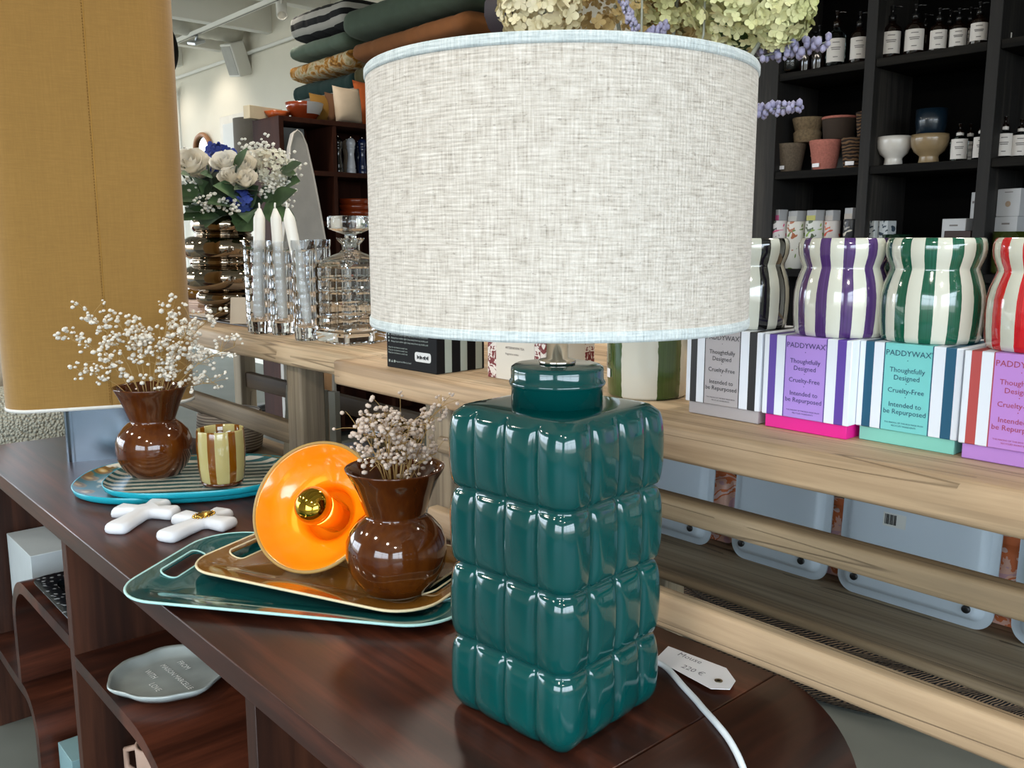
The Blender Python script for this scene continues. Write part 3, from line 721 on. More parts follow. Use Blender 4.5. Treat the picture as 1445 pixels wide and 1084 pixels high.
# ================================================================ serving trays
def tray(name, label, loc, rot, L, W, rc, mat, rimmat, lift=.011, th=.0025, slot=(.10, .026)):
    t = thing(name, label, 'tray', loc, rot)
    o = rrect(L / 2, W / 2, rc, 10)
    def sc(d): return rrect(L / 2 - d, W / 2 - d, max(rc - d, .008), 10)
    m = MB(); rings = [[(x, y, z) for x, y in sc(d)] for d, z in ((.062, th), (.055, th * .7), (.048, 0), (.046, 0.0))]
    outer = [(.0, lift), (.012, lift - .001), (.03, lift * .7), (.045, .003), (.06, 0.0005), (.12, 0)]
    up = [[(x, y, z + th) for x, y in sc(d)] for d, z in outer]; dn = [[(x, y, z) for x, y in sc(d)] for d, z in reversed(outer)]
    m.loops(dn + list(reversed(list(reversed(up)))), closed_top=True, closed_bot=True)
    body = m.obj('tray_body', mat, t)
    cut = MB()
    for s in (-1, 1):
        c = MB.prism
        sl = rrect(slot[1] / 2, slot[0] / 2, slot[1] / 2 - .001, 8); cut.prism([(x + s * (L / 2 - .034), y) for x, y in sl], -.05, .08)
    co = cut.obj('cutter', mat); md = body.modifiers.new('slots', 'BOOLEAN'); md.object = co; md.operation = 'DIFFERENCE'; md.solver = 'EXACT'
    co.parent = t; bpy.context.view_layer.update(); dg = bpy.context.evaluated_depsgraph_get(); dg.update()
    me = bpy.data.meshes.new_from_object(body.evaluated_get(dg)); body.modifiers.clear(); body.data = me; bpy.data.objects.remove(co)
    for p in me.polygons: p.use_smooth = True
    edge_split_smooth(body, 35)
    m = MB(); m.tube([(x, y, lift + th * .6) for x, y in rrect(L / 2 + .0008, W / 2 + .0008, rc, 10)], .0021, 6, closed=True); m.obj('rim', rimmat, t)
    for s in (-1, 1):
        m = MB(); m.tube([(x + s * (L / 2 - .034), y, lift * .72 + th * .6 + .0008 + s * x * .4) for x, y in rrect(slot[1] / 2, slot[0] / 2, slot[1] / 2 - .001, 8)], .0014, 6, closed=True); m.obj('handle_rim', rimmat, t)
    return t
def lacq(name, c, rough=.09):
    t = NT(name); n1 = t.noise(t.coord(), 30, 4); n2 = t.noise(t.coord(), 3, 2)
    cc = lin(c); t.col(t.ramp(n2, [(.3, c), (.8, tuple(q * 1.25 for q in cc[:3]) + (1,))])).set(rough=t.math('ADD', t.math('MULTIPLY', n1, .06), rough - .02), coat=.6, coatr=.05); return t.m
M_tteal = lacq('teal_lacquer', '#0d4a4c'); M_tbr = lacq('bronze_lacquer', '#7a5320'); M_trim = plain('pale_tray_edge', '#a9d6d2', .4); M_trim2 = plain('pale_bronze_edge', '#d9cba6', .4)
# teal: left-front corner region and front edge direction taken on the table plane
def place_tray(p_corner, direc, L, W):
    d = Vector(direc).normalized(); n = Vector((-d.y, d.x)); c = Vector(p_corner) + d * L / 2 + n * W / 2; return c, math.atan2(d.y, d.x)
c, a = place_tray((-1.243, .352), (.805, .593), .50, .295)
tray('serving_tray', 'large glossy teal tray with oval handle slots underneath the bronze tray', (c.x, c.y, CZ + .0005), a, .50, .295, .075, M_tteal, M_trim)
c, a = place_tray((-1.272, .470), (.92, .385), .415, .255)
tray('serving_tray', 'smaller glossy bronze tray with handle slots carrying the brown vase and orange lamp', (c.x, c.y, CZ + .0065), a, .415, .255, .062, M_tbr, M_trim2, .011)

# ================================================================ glowing orange ceramic lamp leaning on the tray
Pc = EYEP + ray(443, 714) * 1.385 / ray(443, 714).length
vd = ray(443, 714).normalized()
rx = vd.cross(Vector((0, 0, 1))).normalized(); uy = rx.cross(vd).normalized()
nrm = (-vd * math.cos(math.radians(31)) + (rx * -.86 + uy * .51) * math.sin(math.radians(31))).normalized()
t = NT('orange_glaze'); n1 = t.noise(t.coord(), 120, 3); n2 = t.noise(t.coord(), 9, 3)
t.col(t.mix(n2, '#e07d06', '#f19a14')).set(rough=.16, coat=.7, coatr=.03); t.bump(n1, .08, .001); M_orange = t.m
OR = 93 * depth(Pc) / FPX
ol = thing('dish_lamp', 'lit orange ceramic dish lamp with gold capped bulb leaning on the bronze tray', 'lamp', tuple(Pc))
ol.rotation_euler = nrm.to_track_quat('Z', 'Y').to_euler()
R = OR
m = MB(); m.lathe([(.40 * R, -.84 * R), (.46 * R, -.83 * R), (.60 * R, -.52 * R), (.80 * R, -.30 * R), (.97 * R, -.05 * R), (1.0 * R, .0), (.985 * R, .018 * R), (.955 * R, .0), (.84 * R, -.17 * R), (.70 * R, -.29 * R), (.52 * R, -.40 * R), (.44 * R, -.47 * R), (.40 * R, -.60 * R), (.38 * R, -.74 * R), (.001, -.76 * R)], 72); m.obj('dish', M_orange, ol)
m = MB(); m.tube([(1.0 * R * math.cos(a), 1.0 * R * math.sin(a), .004 * R) for a in [2 * PI * i / 72 for i in range(72)]], .0028, 8, closed=True); m.obj('rim', plain('raw_rim', '#a38347', .5), ol)
m = MB(); m.lathe([(.22 * R, -.76 * R), (.25 * R, -.75 * R), (.25 * R, -.27 * R), (.24 * R, -.25 * R), (.24 * R, -.20 * R), (.22 * R, -.19 * R)], 40); m.obj('socket', M_orange, ol)
m = MB(); m.lathe([(.21 * R, -.19 * R), (.245 * R, -.15 * R), (.275 * R, -.09 * R), (.288 * R, -.04 * R)], 40, caps=False); m.obj('bulb_glass', emit('lit_bulb_glass', '#ffab48', 9.0), ol)
m = MB(); m.lathe([(.289 * R, -.045 * R), (.294 * R, .01 * R), (.28 * R, .10 * R), (.225 * R, .19 * R), (.135 * R, .25 * R), (.001, .272 * R)], 40); m.obj('gold_cap', plain('mirror_gold', '#c8a038', .06, 1.0, var=.01), ol)
# ================================================================ striped candles on their boxes
TZ = .9925
def tree_off(o, dx): pass
def box_mat(name, panel, stripe, line, white='#dfe4ec', w=.1135):
    t = NT(name); s = t.sep(t.coord('Object')); q = t.math('ADD', t.math('DIVIDE', s['X'], w), .5)
    st = [(0, white), (.062, stripe), (.150, white), (.252, line), (.263, panel), (.722, line), (.734, white), (.842, stripe), (.938, white)]
    c = t.ramp(q, st, 'CONSTANT'); ge = t.n('NewGeometry'); nn = t.n('VectorTransform', vector_type='NORMAL', convert_from='WORLD', convert_to='OBJECT'); t.l(ge.outputs['Normal'], nn.inputs[0])
    sd = t.math('GREATER_THAN', t.math('ABSOLUTE', t.sep(nn.outputs[0])['X']), .7)
    t.col(t.mix(sd, c, white)).set(rough=.42); return t.m
def candle_mat(name, dark, cream='#d3d3c4', n=12, duty=.46, ph=.0):
    t = NT(name); tc = t.n('TexCoord'); s = t.sep(tc.outputs['UV']); nz = t.noise(tc.outputs['Object'], 60, 2)
    f = t.math('FRACT', t.math('ADD', t.math('MULTIPLY', s['X'], float(n)), t.math('ADD', ph, t.math('MULTIPLY', nz, .05))))
    g = t.math('GREATER_THAN', f, duty); br = t.noise(t.coord('UV', (400, 6, 1)), 1, 3)
    dk = t.ramp(br, [(.35, dark), (.7, tuple(min(1, q * 1.6 + .004) for q in lin(dark)[:3]) + (1,))])
    t.col(t.mix(g, dk, cream)).set(rough=.12, coat=.8, coatr=.03); return t.m
M_wax = plain('candle_wax', '#e6dfcf', .5, sss=.0)
BW, BD, BH = .1135, .114, .099
info = [('grey', -.714, .957, '#a9a3a4', '#1c1b1d', '#17161a', '#a9a3a4', '#2b2a2e', '#0b0c0d', 1056, 'black', 'partly behind the linen lamp shade'),
        ('lilac', -.5965, .956, '#a886d2', '#5b3f9a', '#4a3585', '#d81588', '#3d3566', '#452c5e', 1192, 'purple', 'on the lilac and magenta box'),
        ('mint', -.4825, .9725, '#74c6c3', '#1f5470', '#1c4a66', '#7fc4b4', '#163e5a', '#0e4d38', 1322, 'green', 'on the mint box'),
        ('orchid pink', -.366, .968, '#b984cd', '#b14a48', '#a84450', '#b280c8', '#a03a4c', '#b3141d', 1484, 'red', 'cut off by the right edge of the picture')]
for nm, x0, y0, pan, stp, ln, bcol, ink, cd, cpx, cname, where in info:
    cx = x0 + .0535
    b = thing('candle_box', {'grey': 'grey and black striped gift box under the black striped candle', 'lilac': 'lilac and purple striped gift box with magenta base', 'mint': 'mint green gift box with dark blue stripes', 'orchid pink': 'orchid pink gift box with brick red stripes'}[nm], 'box', (cx, y0, TZ), 0, 'striped candle gift boxes along the table edge')
    m = MB(); m.box((-.0535, .0, 0), (.0535, .107, .035), .0008, 1); m.obj('base_tray', plain('box_base_' + cname, bcol, .5, var=.01), b)
    m = MB(); m.box((-BW / 2, -.004, .0165), (BW / 2, BD - .004, .0165 + BH), .0010, 1); sl = m.obj('sleeve', box_mat('sleeve_' + cname, pan, stp, ln), b)
    m = MB(); R = Matrix.Rotation(PI / 2, 4, 'X')
    for s, z, size in (('PADDYWAX', .102, .0088), ('·', .094, .009), ('Thoughtfully', .0835, .0078), ('Designed', .075, .0078), ('·', .068, .009), ('Cruelty-Free', .0605, .0078), ('·', .053, .009), ('Intended to', .0445, .0078), ('be Repurposed', .0365, .0078), ('THE MAKING OF THIS BOX MADE FROM', .0255, .0024), ('RECYCLED INGREDIENTS', .0222, .0024)):
        text_at(m, s, size, Matrix.Translation((-.0008, -.0044, z)) @ R)
    text_at(m, 'TM', .003, Matrix.Translation((.0245, -.0044, .1065)) @ R)
    m.obj('printed_text', plain('ink_' + cname, ink, .6, var=0), sl)
    c = PY(y0 + .053, cpx, 338); r = .0552
    cdl = thing('striped_candle', {'black': 'glossy black and cream striped candle jar half hidden by the linen shade', 'purple': 'glossy purple and cream striped candle jar', 'green': 'glossy dark green and cream striped candle jar', 'red': 'glossy red and cream striped candle jar at the table end'}[cname], 'candle', (c.x, y0 + .053, TZ + .0165 + BH), 0, 'striped candle jars on their gift boxes')
    Hc = EYE + .0035 - (TZ + .0165 + BH)
    pr = [(.86, 0), (.93, .012), (.965, .06), (.99, .2), (1.0, .34), (.99, .45), (.95, .55), (.895, .63), (.855, .68), (.842, .70), (.852, .722), (.895, .77), (.935, .83), (.95, .89), (.945, .94), (.92, .98), (.89, .997), (.865, 1.0), (.84, .99), (.83, .95), (.80, .85), (.76, .8)]
    m = MB(); m.lathe([(q * r, z * Hc) for q, z in pr], 96, caps=True); m.obj('jar', candle_mat('striped_glaze_' + cname, cd, ph={'black': .25, 'purple': .05, 'green': .62, 'red': .3}[cname]), cdl)
    m = MB(); m.lathe([(.001, .80 * Hc), (.765 * r, .80 * Hc)], 40, caps=False); m.obj('wax', M_wax, cdl)

# ================================================================ cream and green striped pot with hydrangeas
Gp, sG = stand(912, 566, 112, TZ)
gp = thing('striped_pot', 'tall cream pot with wide olive green stripes behind the green lamp', 'vase', tuple(Gp), math.atan2(-Gp.y, -Gp.x) - .14 - 1.06)
r = 56.5 * sG
m = MB(); m.lathe([(.92 * r, 0), (.98 * r, .004), (1.0 * r, .05), (1.01 * r, .12), (1.0 * r, .20), (.98 * r, .215), (.94 * r, .217), (.92 * r, .2), (.92 * r, .05), (.01, .03)], 72)
m.obj('pot_body', candle_mat('olive_striped_glaze', '#33481a', '#cfcdc0', 4, .42, .05), gp)
aS = .14 + 1.06 - 1.15
m = MB(); m.M = Matrix.Rotation(aS, 4, 'Z') @ Matrix.Translation((1.012 * r, 0, .035)); m.box((0, -.005, -.0065), (.0008, .005, .0065)); m.obj('price_sticker', M_card, gp)
M_petg = None
def petal_mat(name, a, b, c):
    t = NT(name); n1 = t.noise(t.coord(), 14, 3); t.col(t.ramp(n1, [(.3, a), (.5, b), (.7, c)])).set(rough=.7, sheen=.1); t.b.inputs['Subsurface Weight'].default_value = 0; return t.m
M_hyg = petal_mat('pale_green_petals', '#bcbf86', '#d6d6a4', '#e8e5c0'); M_hyc = petal_mat('cream_petals', '#c4b88c', '#dcd3b0', '#ece6cd'); M_hyt = petal_mat('tan_petals', '#8a744a', '#a8905c', '#c3ad7a')
M_leaf = petal_mat('dark_leaf', '#22381f', '#35502b', '#4c6b3c'); M_leaf2 = petal_mat('pale_leaf', '#6d7a55', '#8a9570', '#a2aa86'); M_lav = petal_mat('lavender_buds', '#64617c', '#8a88a6', '#aeacc6'); M_gst = plain('grey_green_stem', '#8c9085', .8); M_plum = plain('plum_leaf', '#1f0d18', .5)
def florets(m, c, R, n, rg, psz=.0105, hemi=-1.0):
    ga = PI * (3 - math.sqrt(5))
    for i in range(n):
        z = 1 - 2 * (i + .5) / n
        if z < hemi: continue
        q = math.sqrt(1 - z * z); a = ga * i; d = Vector((q * math.cos(a), q * math.sin(a), z))
        d = (d + Vector((rg.gauss(0, .12), rg.gauss(0, .12), rg.gauss(0, .12)))).normalized(); p = c + d * R * rg.uniform(.84, 1.04)
        nrm = (d + Vector((rg.gauss(0, .35), rg.gauss(0, .35), rg.gauss(0, .35)))).normalized()
        u = nrm.orthogonal().normalized(); v = nrm.cross(u); ph = rg.uniform(0, PI); s = psz * rg.uniform(.75, 1.2)
        for k in range(4):
            a = ph + k * PI / 2; e = u * math.cos(a) + v * math.sin(a); f = nrm.cross(e); w = s * .46; cup = rg.uniform(.05, .5)
            P = [p, p + e * s * .5 - f * w + nrm * s * .10, p + e * s * .9 - f * w * .75 + nrm * s * cup * .6, p + e * s * 1.08 + nrm * s * cup * .7, p + e * s * .9 + f * w * .75 + nrm * s * cup * .6, p + e * s * .5 + f * w + nrm * s * .10, p + e * s * .55 + nrm * s * .02]
            V = [m.v(x) for x in P]
            for t in ((0, 1, 6), (1, 2, 6), (2, 3, 6), (3, 4, 6), (4, 5, 6), (5, 0, 6)): m.f([V[j] for j in t], None, True)
def leafpatch(m, base, tip, w, up, n=6, bend=.15):
    ax = tip - base; L = ax.length; ax.normalize(); sd = ax.cross(up).normalized(); up = sd.cross(ax)
    rows = []
    for i in range(n + 1):
        q = i / n; ww = w * math.sin(PI * (q ** .8)) * .5 + 1e-4; c = base + ax * L * q + up * (bend * L * math.sin(PI * q))
        rows.append([m.v(c - sd * ww + up * ww * .25), m.v(c), m.v(c + sd * ww + up * ww * .25)])
    for i in range(n):
        for j in range(2): m.f([rows[i][j], rows[i + 1][j], rows[i + 1][j + 1], rows[i][j + 1]], None, True)
ctrG = Vector((Gp.x, Gp.y, TZ + .2)); rg = random.Random(5)
def atG(px, py, off=0.0): return tips_at(ctrG, 0, [(px, py, off)])[0]
def hyd(label, px, py, off, rpx, mat, n, psz):
    c = atG(px, py, off); o = thing('hydrangea_stem', label, 'flower', tuple(ctrG), 0, None)
    m = MB(); florets(m, c - ctrG, rpx * depth(c) / FPX, n, rg, psz); m.obj('flower_head', mat, o, normals=False)
    m = MB(); m.tube(bez(Vector(((c - ctrG).x * .12, (c - ctrG).y * .12, -.14)), Vector(((c - ctrG).x * .15, (c - ctrG).y * .15, .12)), c - ctrG, 8), .003, 6); m.obj('stem', M_gst, o)
    return o, c
h1, c1 = hyd('large pale green hydrangea head above the right end of the linen shade', 1052, -24, .0, 88, M_hyg, 620, .0098)
m = MB()
for a, b_, w_ in (((1010, 60), (1012, 20), .03), ((1040, 78), (1060, 25), .035), ((1022, 60), (1040, 45), .03)):
    A, Bq = atG(*a, .02) - ctrG, atG(*b_, .03) - ctrG; leafpatch(m, A, Bq, w_, Vector((.7, -.6, .3)))
m.obj('leaf', M_leaf, h1, normals=False)
hyd('smaller pale green hydrangea lobe drooping lowest on the right', 1098, 18, -.03, 46, M_hyg, 230, .0098)
hyd('pale green hydrangea further back beside the big green head', 960, -32, .08, 78, M_hyg, 420, .010)
hyd('dry tan hydrangea head just above the middle of the shade', 868, 8, .10, 82, M_hyt, 460, .009)
hyd('loose cream hydrangea head above the left half of the shade', 762, 4, .0, 56, M_hyc, 240, .011)
hyd('tan hydrangea low behind the shade rim left of the big green head', 965, 40, .12, 55, M_hyt, 200, .011)
def lavender(label, pts, off, bpx=9, f=.5):
    P = [atG(x, y, o) - ctrG for (x, y), o in zip(pts, off)]; o = thing('lavender_sprig', label, 'flower', tuple(ctrG), 0, None)
    q = bez(P[0], P[1], P[2], 14); q = [Vector((0.0, 0.0, -.12))] + q
    m = MB(); m.tube(q, .0011, 5); m.obj('stem', M_gst, o)
    m = MB(); n = len(q)
    for i in range(int(n * f), n):
        for k in range(5):
            a = 2 * PI * k / 5 + i * .7; t = (q[i] - q[i - 1]).normalized(); u = t.orthogonal().normalized(); v = t.cross(u)
            d = u * math.cos(a) + v * math.sin(a); rr_ = bpx * depth(q[i] + ctrG) / FPX * .55
            m.ball(q[i] + d * rr_ * rg.uniform(.5, 1.1) + t * rr_ * rg.uniform(-.8, .8), rr_ * rg.uniform(.35, .65), 1, (1, 1, 1.3))
    m.obj('buds', M_lav, o, normals=False)
lavender('lavender sprig pointing right below the big hydrangea, upper of two', [(1040, 90), (1100, 72), (1165, 60)], [0, -.02, -.05], 17, .42)
lavender('lavender sprig poking out alone at mid height of the shade, right side', [(1020, 175), (1070, 152), (1125, 151)], [0, -.03, -.05], 14, .5)
lavender('lavender sprig hanging down in front of the tan hydrangea', [(905, 60), (892, 30), (876, -6)], [-.02, -.02, 0], 11, .35)
lavender('short lavender sprig lying along the shade rim', [(900, 60), (922, 48), (940, 38)], [0, -.02, -.02], 13, .45)
lavender('lavender sprig behind the leaves at the right end of the shade rim', [(1010, 95), (1040, 72), (1068, 70)], [.04, .03, .02], 11, .5)
for i, (x, l) in enumerate(((905, 'bare grey stem rising left of the green hydrangeas'), (993, 'bare grey stem rising under the green hydrangeas'))):
    o = thing('dry_stem', l, 'flower', tuple(ctrG)); a = atG(x, 48, -.03) - ctrG; m = MB(); m.tube([Vector((0, 0, -.1)), a * .6, a, a + Vector((0, 0, .09))], .0016, 6); m.obj('stem', M_gst, o)
o = thing('plum_leaf_spray', 'dark plum leaf at the left end of the hydrangea bouquet', 'leaf', tuple(ctrG)); m = MB(); leafpatch(m, atG(704, 60, .05) - ctrG, atG(712, -40, .05) - ctrG, .045, Vector((.5, -.6, .2))); m.tube([Vector((0, 0, -.1)), (atG(735, 60, .05) - ctrG), (atG(704, 60, .05) - ctrG)], .0015, 5); m.obj('leaf', M_plum, o, normals=False)

# ================================================================ damask box and black striped box
t = NT('damask_print'); v = t.coord('Object', (1, 1, 1)); s = t.sep(v)
u = t.math('ABSOLUTE', t.math('SUBTRACT', t.math('FRACT', t.math('DIVIDE', t.math('ADD', s['X'], s['Y']), .044)), .5))
cb = t.n('CombineXYZ'); t.l(t.math('MULTIPLY', u, .044), cb.inputs[0]); t.l(s['Z'], cb.inputs[2]); ns = t.noise(cb.outputs[0], 95, 2, .5, 1.6)
t.col(t.ramp(ns, [(.485, '#d8d0c8'), (.5, '#6e1a1c')], 'CONSTANT')).set(rough=.5); M_damask = t.m
def lines_text(m, rows, M): 
    for s, sz_, x, z in rows: text_at(m, s, sz_, M @ Matrix.Translation((x, z, 0)), 'LEFT')
db = thing('gift_box', 'white gift box with red damask pattern behind the green lamp', 'box', (-1.137, .961, TZ), math.radians(2))
m = MB(); m.box((0, 0, 0), (.135, .12, .10), .001, 1); m.obj('carton', M_damask, db)
m = MB(); m.box((.022, -.0006, .0), (.112, 0, .1)); m.box((.135, .028, .03), (.1356, .095, .1)); pn = m.obj('text_panel', plain('ivory_label', '#cfc9bd', .6, var=.01), db)
m = MB(); R = Matrix.Translation((.025, -.001, 0)) @ Matrix.Rotation(PI / 2, 4, 'X')
lines_text(m, [('no longer perfumes are made with only', .0055, .004, .082), ('our own natural oils, and our never tested on', .0055, .001, .074), ('animals. They can be thoughtfully reused.', .0055, .004, .066), ('AFTERNOON TEA', .0055, .02, .052), ('fragrance notes', .005, .02, .042)], R); m.obj('printed_text', plain('ink_brown', '#4a3a38', .6), pn)
kb = thing('gift_box', 'black printed carton with black and white striped end beside the decanter', 'box', (-1.353, .9025, TZ), math.radians(3))
t = NT('black_carton'); s = t.sep(t.coord('Object')); f = t.math('FRACT', t.math('ADD', t.math('DIVIDE', s['Y'], .036), .05)); g = t.math('GREATER_THAN', f, .56); gx = t.math('GREATER_THAN', s['X'], .1405)
t.col(t.mix(t.math('MULTIPLY', g, gx), '#07080b', '#9ea79d')).set(rough=.6, spec=.2); 
m = MB(); m.box((0, 0, 0), (.1415, .112, .088), .001, 1); kc = m.obj('carton', t.m, kb)
m = MB(); R = Matrix.Translation((.006, -.0008, 0)) @ Matrix.Rotation(PI / 2, 4, 'X')
for i in range(6):
    lines_text(m, [('Always burn within sight; keep away from any drafts and', .0046, .008, .078 - i * .0062), ('■', .004, 0, .078 - i * .0062)], R)
for i in range(3): lines_text(m, [('Made for the home in small runs', .0042, .0, .036 - i * .005)], R)
lines_text(m, [('■ ▲ ■', .006, .0, .010), ('designed and filled by hand', .0042, .02, .011)], R); m.obj('printed_text', plain('ink_pale', '#9aa5a0', .6), kc)
m = MB(); m.prism([(x + .104, y + .026) for x, y in rrect(.022, .0085, .005, 5)], 0, .0006); bd = m.obj('recycling_badge', plain('badge_white', '#d6d8d8', .6), kc); bd.rotation_euler = (PI / 2, 0, 0); bd.location = (0, 0, 0)
m = MB(); R2 = Matrix.Translation((.006, -.0012, 0)) @ Matrix.Rotation(PI / 2, 4, 'X'); lines_text(m, [('▶▶◀◀', .009, .082, .0225)], R2); text_at(m, 'oooo', .011, R2 @ Matrix.Translation((.098, .0225, 0))); m.obj('badge_marks', M_dark, kc)

# ================================================================ cut glass
M_gl = glass('clear_crystal', '#f4f7fa', .01, 1.46)
def cut_glass(m, prof, seg, n, dp):
    m.lathe(prof, seg, fn=lambda a, r, z: r - (dp if (int(round(a / (2 * PI) * seg)) % (seg // n) == 0) and r > .02 else 0), caps=True)
def highball(label, cx, by, w, top):
    c, s = stand(cx, by, w, TZ); o = thing('highball_glass', label, 'glass', tuple(c), 0, 'cut crystal highball glasses in a row'); r = w / 2 * s
    d = depth(c) / FPX; H = (EYE + (340 - top) * d) - TZ
    pr = [(.80 * r, 0), (.9 * r, .004)]
    nb = 6
    for k in range(nb):
        z0 = .02 + (H * .90 - .02) * k / nb; z1 = .02 + (H * .90 - .02) * (k + 1) / nb; pr += [(.945 * r, z0), (1.0 * r, z0 + .004), (1.0 * r, z1 - .004)]
    pr += [(.955 * r, H * .905), (1.03 * r, H * .93), (1.06 * r, H)]
    inn = [(.99 * r, H), (.95 * r, H * .92), (.86 * r, H * .5), (.80 * r, .035), (.01, .03)]
    m = MB(); m.lathe(pr + inn, 64, fn=lambda a, q, z: q - (.004 * r / .035 if (z < H * .9 and q > .88 * r and abs(((a / (2 * PI) * 10) % 1) - .5) > .44) else 0)); o2 = m.obj('glass_body', M_gl, o); edge_split_smooth(o2, 25)
    return c, H, r
gl = [highball('cut crystal highball glass, first in the row beside the metallic vase', 368, 472, 37, 339), highball('cut crystal highball glass, second in the row from the metallic vase', 400, 474, 34, 341), highball('cut crystal highball glass standing right against the decanter', 433, 482, 35, 339), highball('cut crystal highball glass set back behind the decanter', 453, 462, 33, 338)]
M_cand = plain('white_taper', '#e9e7df', .45, var=.01)
for (c, H, r), (px, py), w_, lb in zip(gl[:3], ((366, 293), (388, 293), (405, 293)), (16, 15, 16), ('white taper candle leaning in the glass next to the metallic vase', 'white taper candle in the middle glass of the row', 'white taper candle leaning in the glass next to the decanter')):
    top = tips_at(Vector((c.x, c.y, TZ)), 0, [(px, py, .0)])[0]; base = Vector((c.x, c.y, TZ + .04)); base += (base - Vector((top.x, top.y, base.z))) * .25
    ax = top - base; L = ax.length; o = thing('taper_candle', lb, 'candle', tuple(base), 0, None); o.rotation_euler = ax.to_track_quat('Z', 'Y').to_euler()
    rr_ = w_ / 2 * depth(top) / FPX
    m = MB(); m.lathe([(rr_ * .95, 0), (rr_, .004), (rr_, L - .027), (rr_ * .95, L - .023), (rr_ * .3, L - .002), (rr_ * .2, L - .002)], 28); m.obj('wax_body', M_cand, o)
    m = MB(); m.tube([(0, 0, L - .006), (.0015, 0, L + .004), (.004, .001, L + .011)], .0022, 6); m.obj('wick', M_cand, o)
D, sD = stand(499, 489, 104, TZ)
dec = thing('decanter', 'square cut crystal decanter with flat stopper beside the linen shade', 'decanter', tuple(D), math.radians(4))
hw = 38.5 * sD; HD = (490 - 376) * sD
def sq(h, r, n=6): return rrect(h, h, r, n)
m = MB(); rings = []
for z, k, rr_ in ((0, .90, .010), (.004, .97, .010), (.018, 1.0, .01), (.026, 1.0, .01), (.030, .965, .01)): rings.append([(x, y, z) for x, y in sq(hw * k, rr_)])
nb = 5
for i in range(nb):
    z0 = .032 + (HD - .044) * i / nb; z1 = .032 + (HD - .044) * (i + 1) / nb
    for z, k in ((z0 + .002, .955), (z0 + .006, .99), (z1 - .004, .99), (z1, .955)): rings.append([(x, y, z) for x, y in sq(hw * k, .012)])
for z, k, rr_ in ((HD - .006, .95, .014), (HD + .002, .86, .02), (HD + .012, .58, .022), (HD + .018, .38, .018)): rings.append([(x, y, z) for x, y in sq(hw * k, min(rr_, hw * k * .98))])
for z, k in ((HD + .024, .32), (HD + .036, .32), (HD + .046, .48), (HD + .050, .50)): rings.append([(x, y, z) for x, y in sq(hw * k, hw * k * .97)])
for z, k in ((HD + .050, .36), (HD + .04, .25), (HD + .018, .28)): rings.append([(x, y, z) for x, y in sq(hw * k, hw * k * .97)])
for z, k, rr_ in ((HD - .004, .80, .02), (HD - .012, .86, .012), (.045, .84, .012), (.036, .8, .012)): rings.append([(x, y, z) for x, y in sq(hw * k, rr_)])
m.loops(rings, smooth=False)
bodyD = m.obj('bottle', M_gl, dec)
m = MB()
for k in range(1, 4):
    q = -hw + 2 * hw * k / 4
    for a in range(4): 
        m.M = Matrix.Rotation(a * PI / 2, 4, 'Z'); m.box((q - .0022, -hw * 1.004, .034), (q + .0022, -hw * .965, HD - .014))
m.obj('cut_ribs', M_gl, bodyD)
m = MB(); m.lathe([(.2 * hw, HD + .03), (.22 * hw, HD + .054), (.22 * hw, HD + .058), (.45 * hw, HD + .062), (.80 * hw, HD + .070), (.84 * hw, HD + .074), (.84 * hw, HD + .094), (.80 * hw, HD + .098), (.01, HD + .099)], 10); m.obj('stopper', M_gl, dec)

# ================================================================ metallic ripple vase with bouquet on a tray
M_mir = plain('smoked_mirror', '#8d8070', .05, 1.0, var=.02)
V, sV = stand(321, 451, 48, TZ + .008)
mv = thing('ripple_vase', 'smoky mirrored vase of stacked rings holding the white bouquet', 'vase', tuple(V))
def bulge_prof(lst):
    out = []
    for (z0, z1, r0, r1) in lst:
        for i in range(9):
            a = PI * i / 8; out.append((r0 + (r1 - r0) * math.sin(a) ** .8, z0 + (z1 - z0) * (1 - math.cos(a)) / 2))
    return out
def hz(y): return (451 - y) * sV * 1.0
pr = [(.001, 0), (24 * sV, 0), (25 * sV, .004)] + bulge_prof([(hz(449), hz(431), 24 * sV, 30 * sV), (hz(431), hz(411), 28 * sV, 40 * sV), (hz(411), hz(376), 36 * sV, 57 * sV), (hz(376), hz(369), 44 * sV, 46 * sV), (hz(369), hz(337), 40 * sV, 55 * sV), (hz(337), hz(333), 36 * sV, 38 * sV), (hz(333), hz(310), 34 * sV, 42 * sV)])
pr += [(34 * sV, hz(311)), (32 * sV, hz(335)), (.01, hz(338))]
m = MB(); m.lathe(pr, 72); m.obj('vase_body', M_mir, mv)
P = [PZ(TZ + .002, *q) for q in ((252, 447), (352, 463))]
tr = thing('flat_tray', 'dark edged flat tray under the smoky mirrored vase', 'tray', ((P[0].x + P[1].x) / 2 - .02, 1.21, TZ)); m = MB(); m.box((-.24, -.17, .0), (.24, .17, .006), .002); m.obj('tray_body', plain('dark_tray', '#3a332e', .4), tr); m = MB(); m.box((-.22, -.15, .006), (.22, .15, .0075)); m.obj('paper_liner', plain('cream_paper', '#c8bdb2', .7), tr)
q = PZ(TZ + .0075, 337, 457)
cdp = thing('place_card', 'blank cream place card leaning in front of the smoky vase', 'card', (q.x, q.y, TZ + .0075), math.radians(48)); m = MB(); m.M = Matrix.Rotation(math.radians(-14), 4, 'X'); m.box((-.024, 0, 0), (.024, .0012, .072)); m.obj('card', plain('cream_card', '#cfc6b6', .6), cdp)
q = PZ(TZ + .0075, 288, 440)
kb2 = thing('small_box', 'small black box on the tray left of the smoky vase', 'box', (q.x + .03, q.y + .02, TZ + .0075), .5); m = MB(); m.box((-.02, -.02, 0), (.02, .02, .052), .001); m.obj('carton', M_dark, kb2)
q = PZ(TZ + .0075, 263, 425)
pb = thing('paper_stack', 'stack of blush paper sheets behind the small black box', 'paper', (-2.95, 1.20, TZ), .4); m = MB()
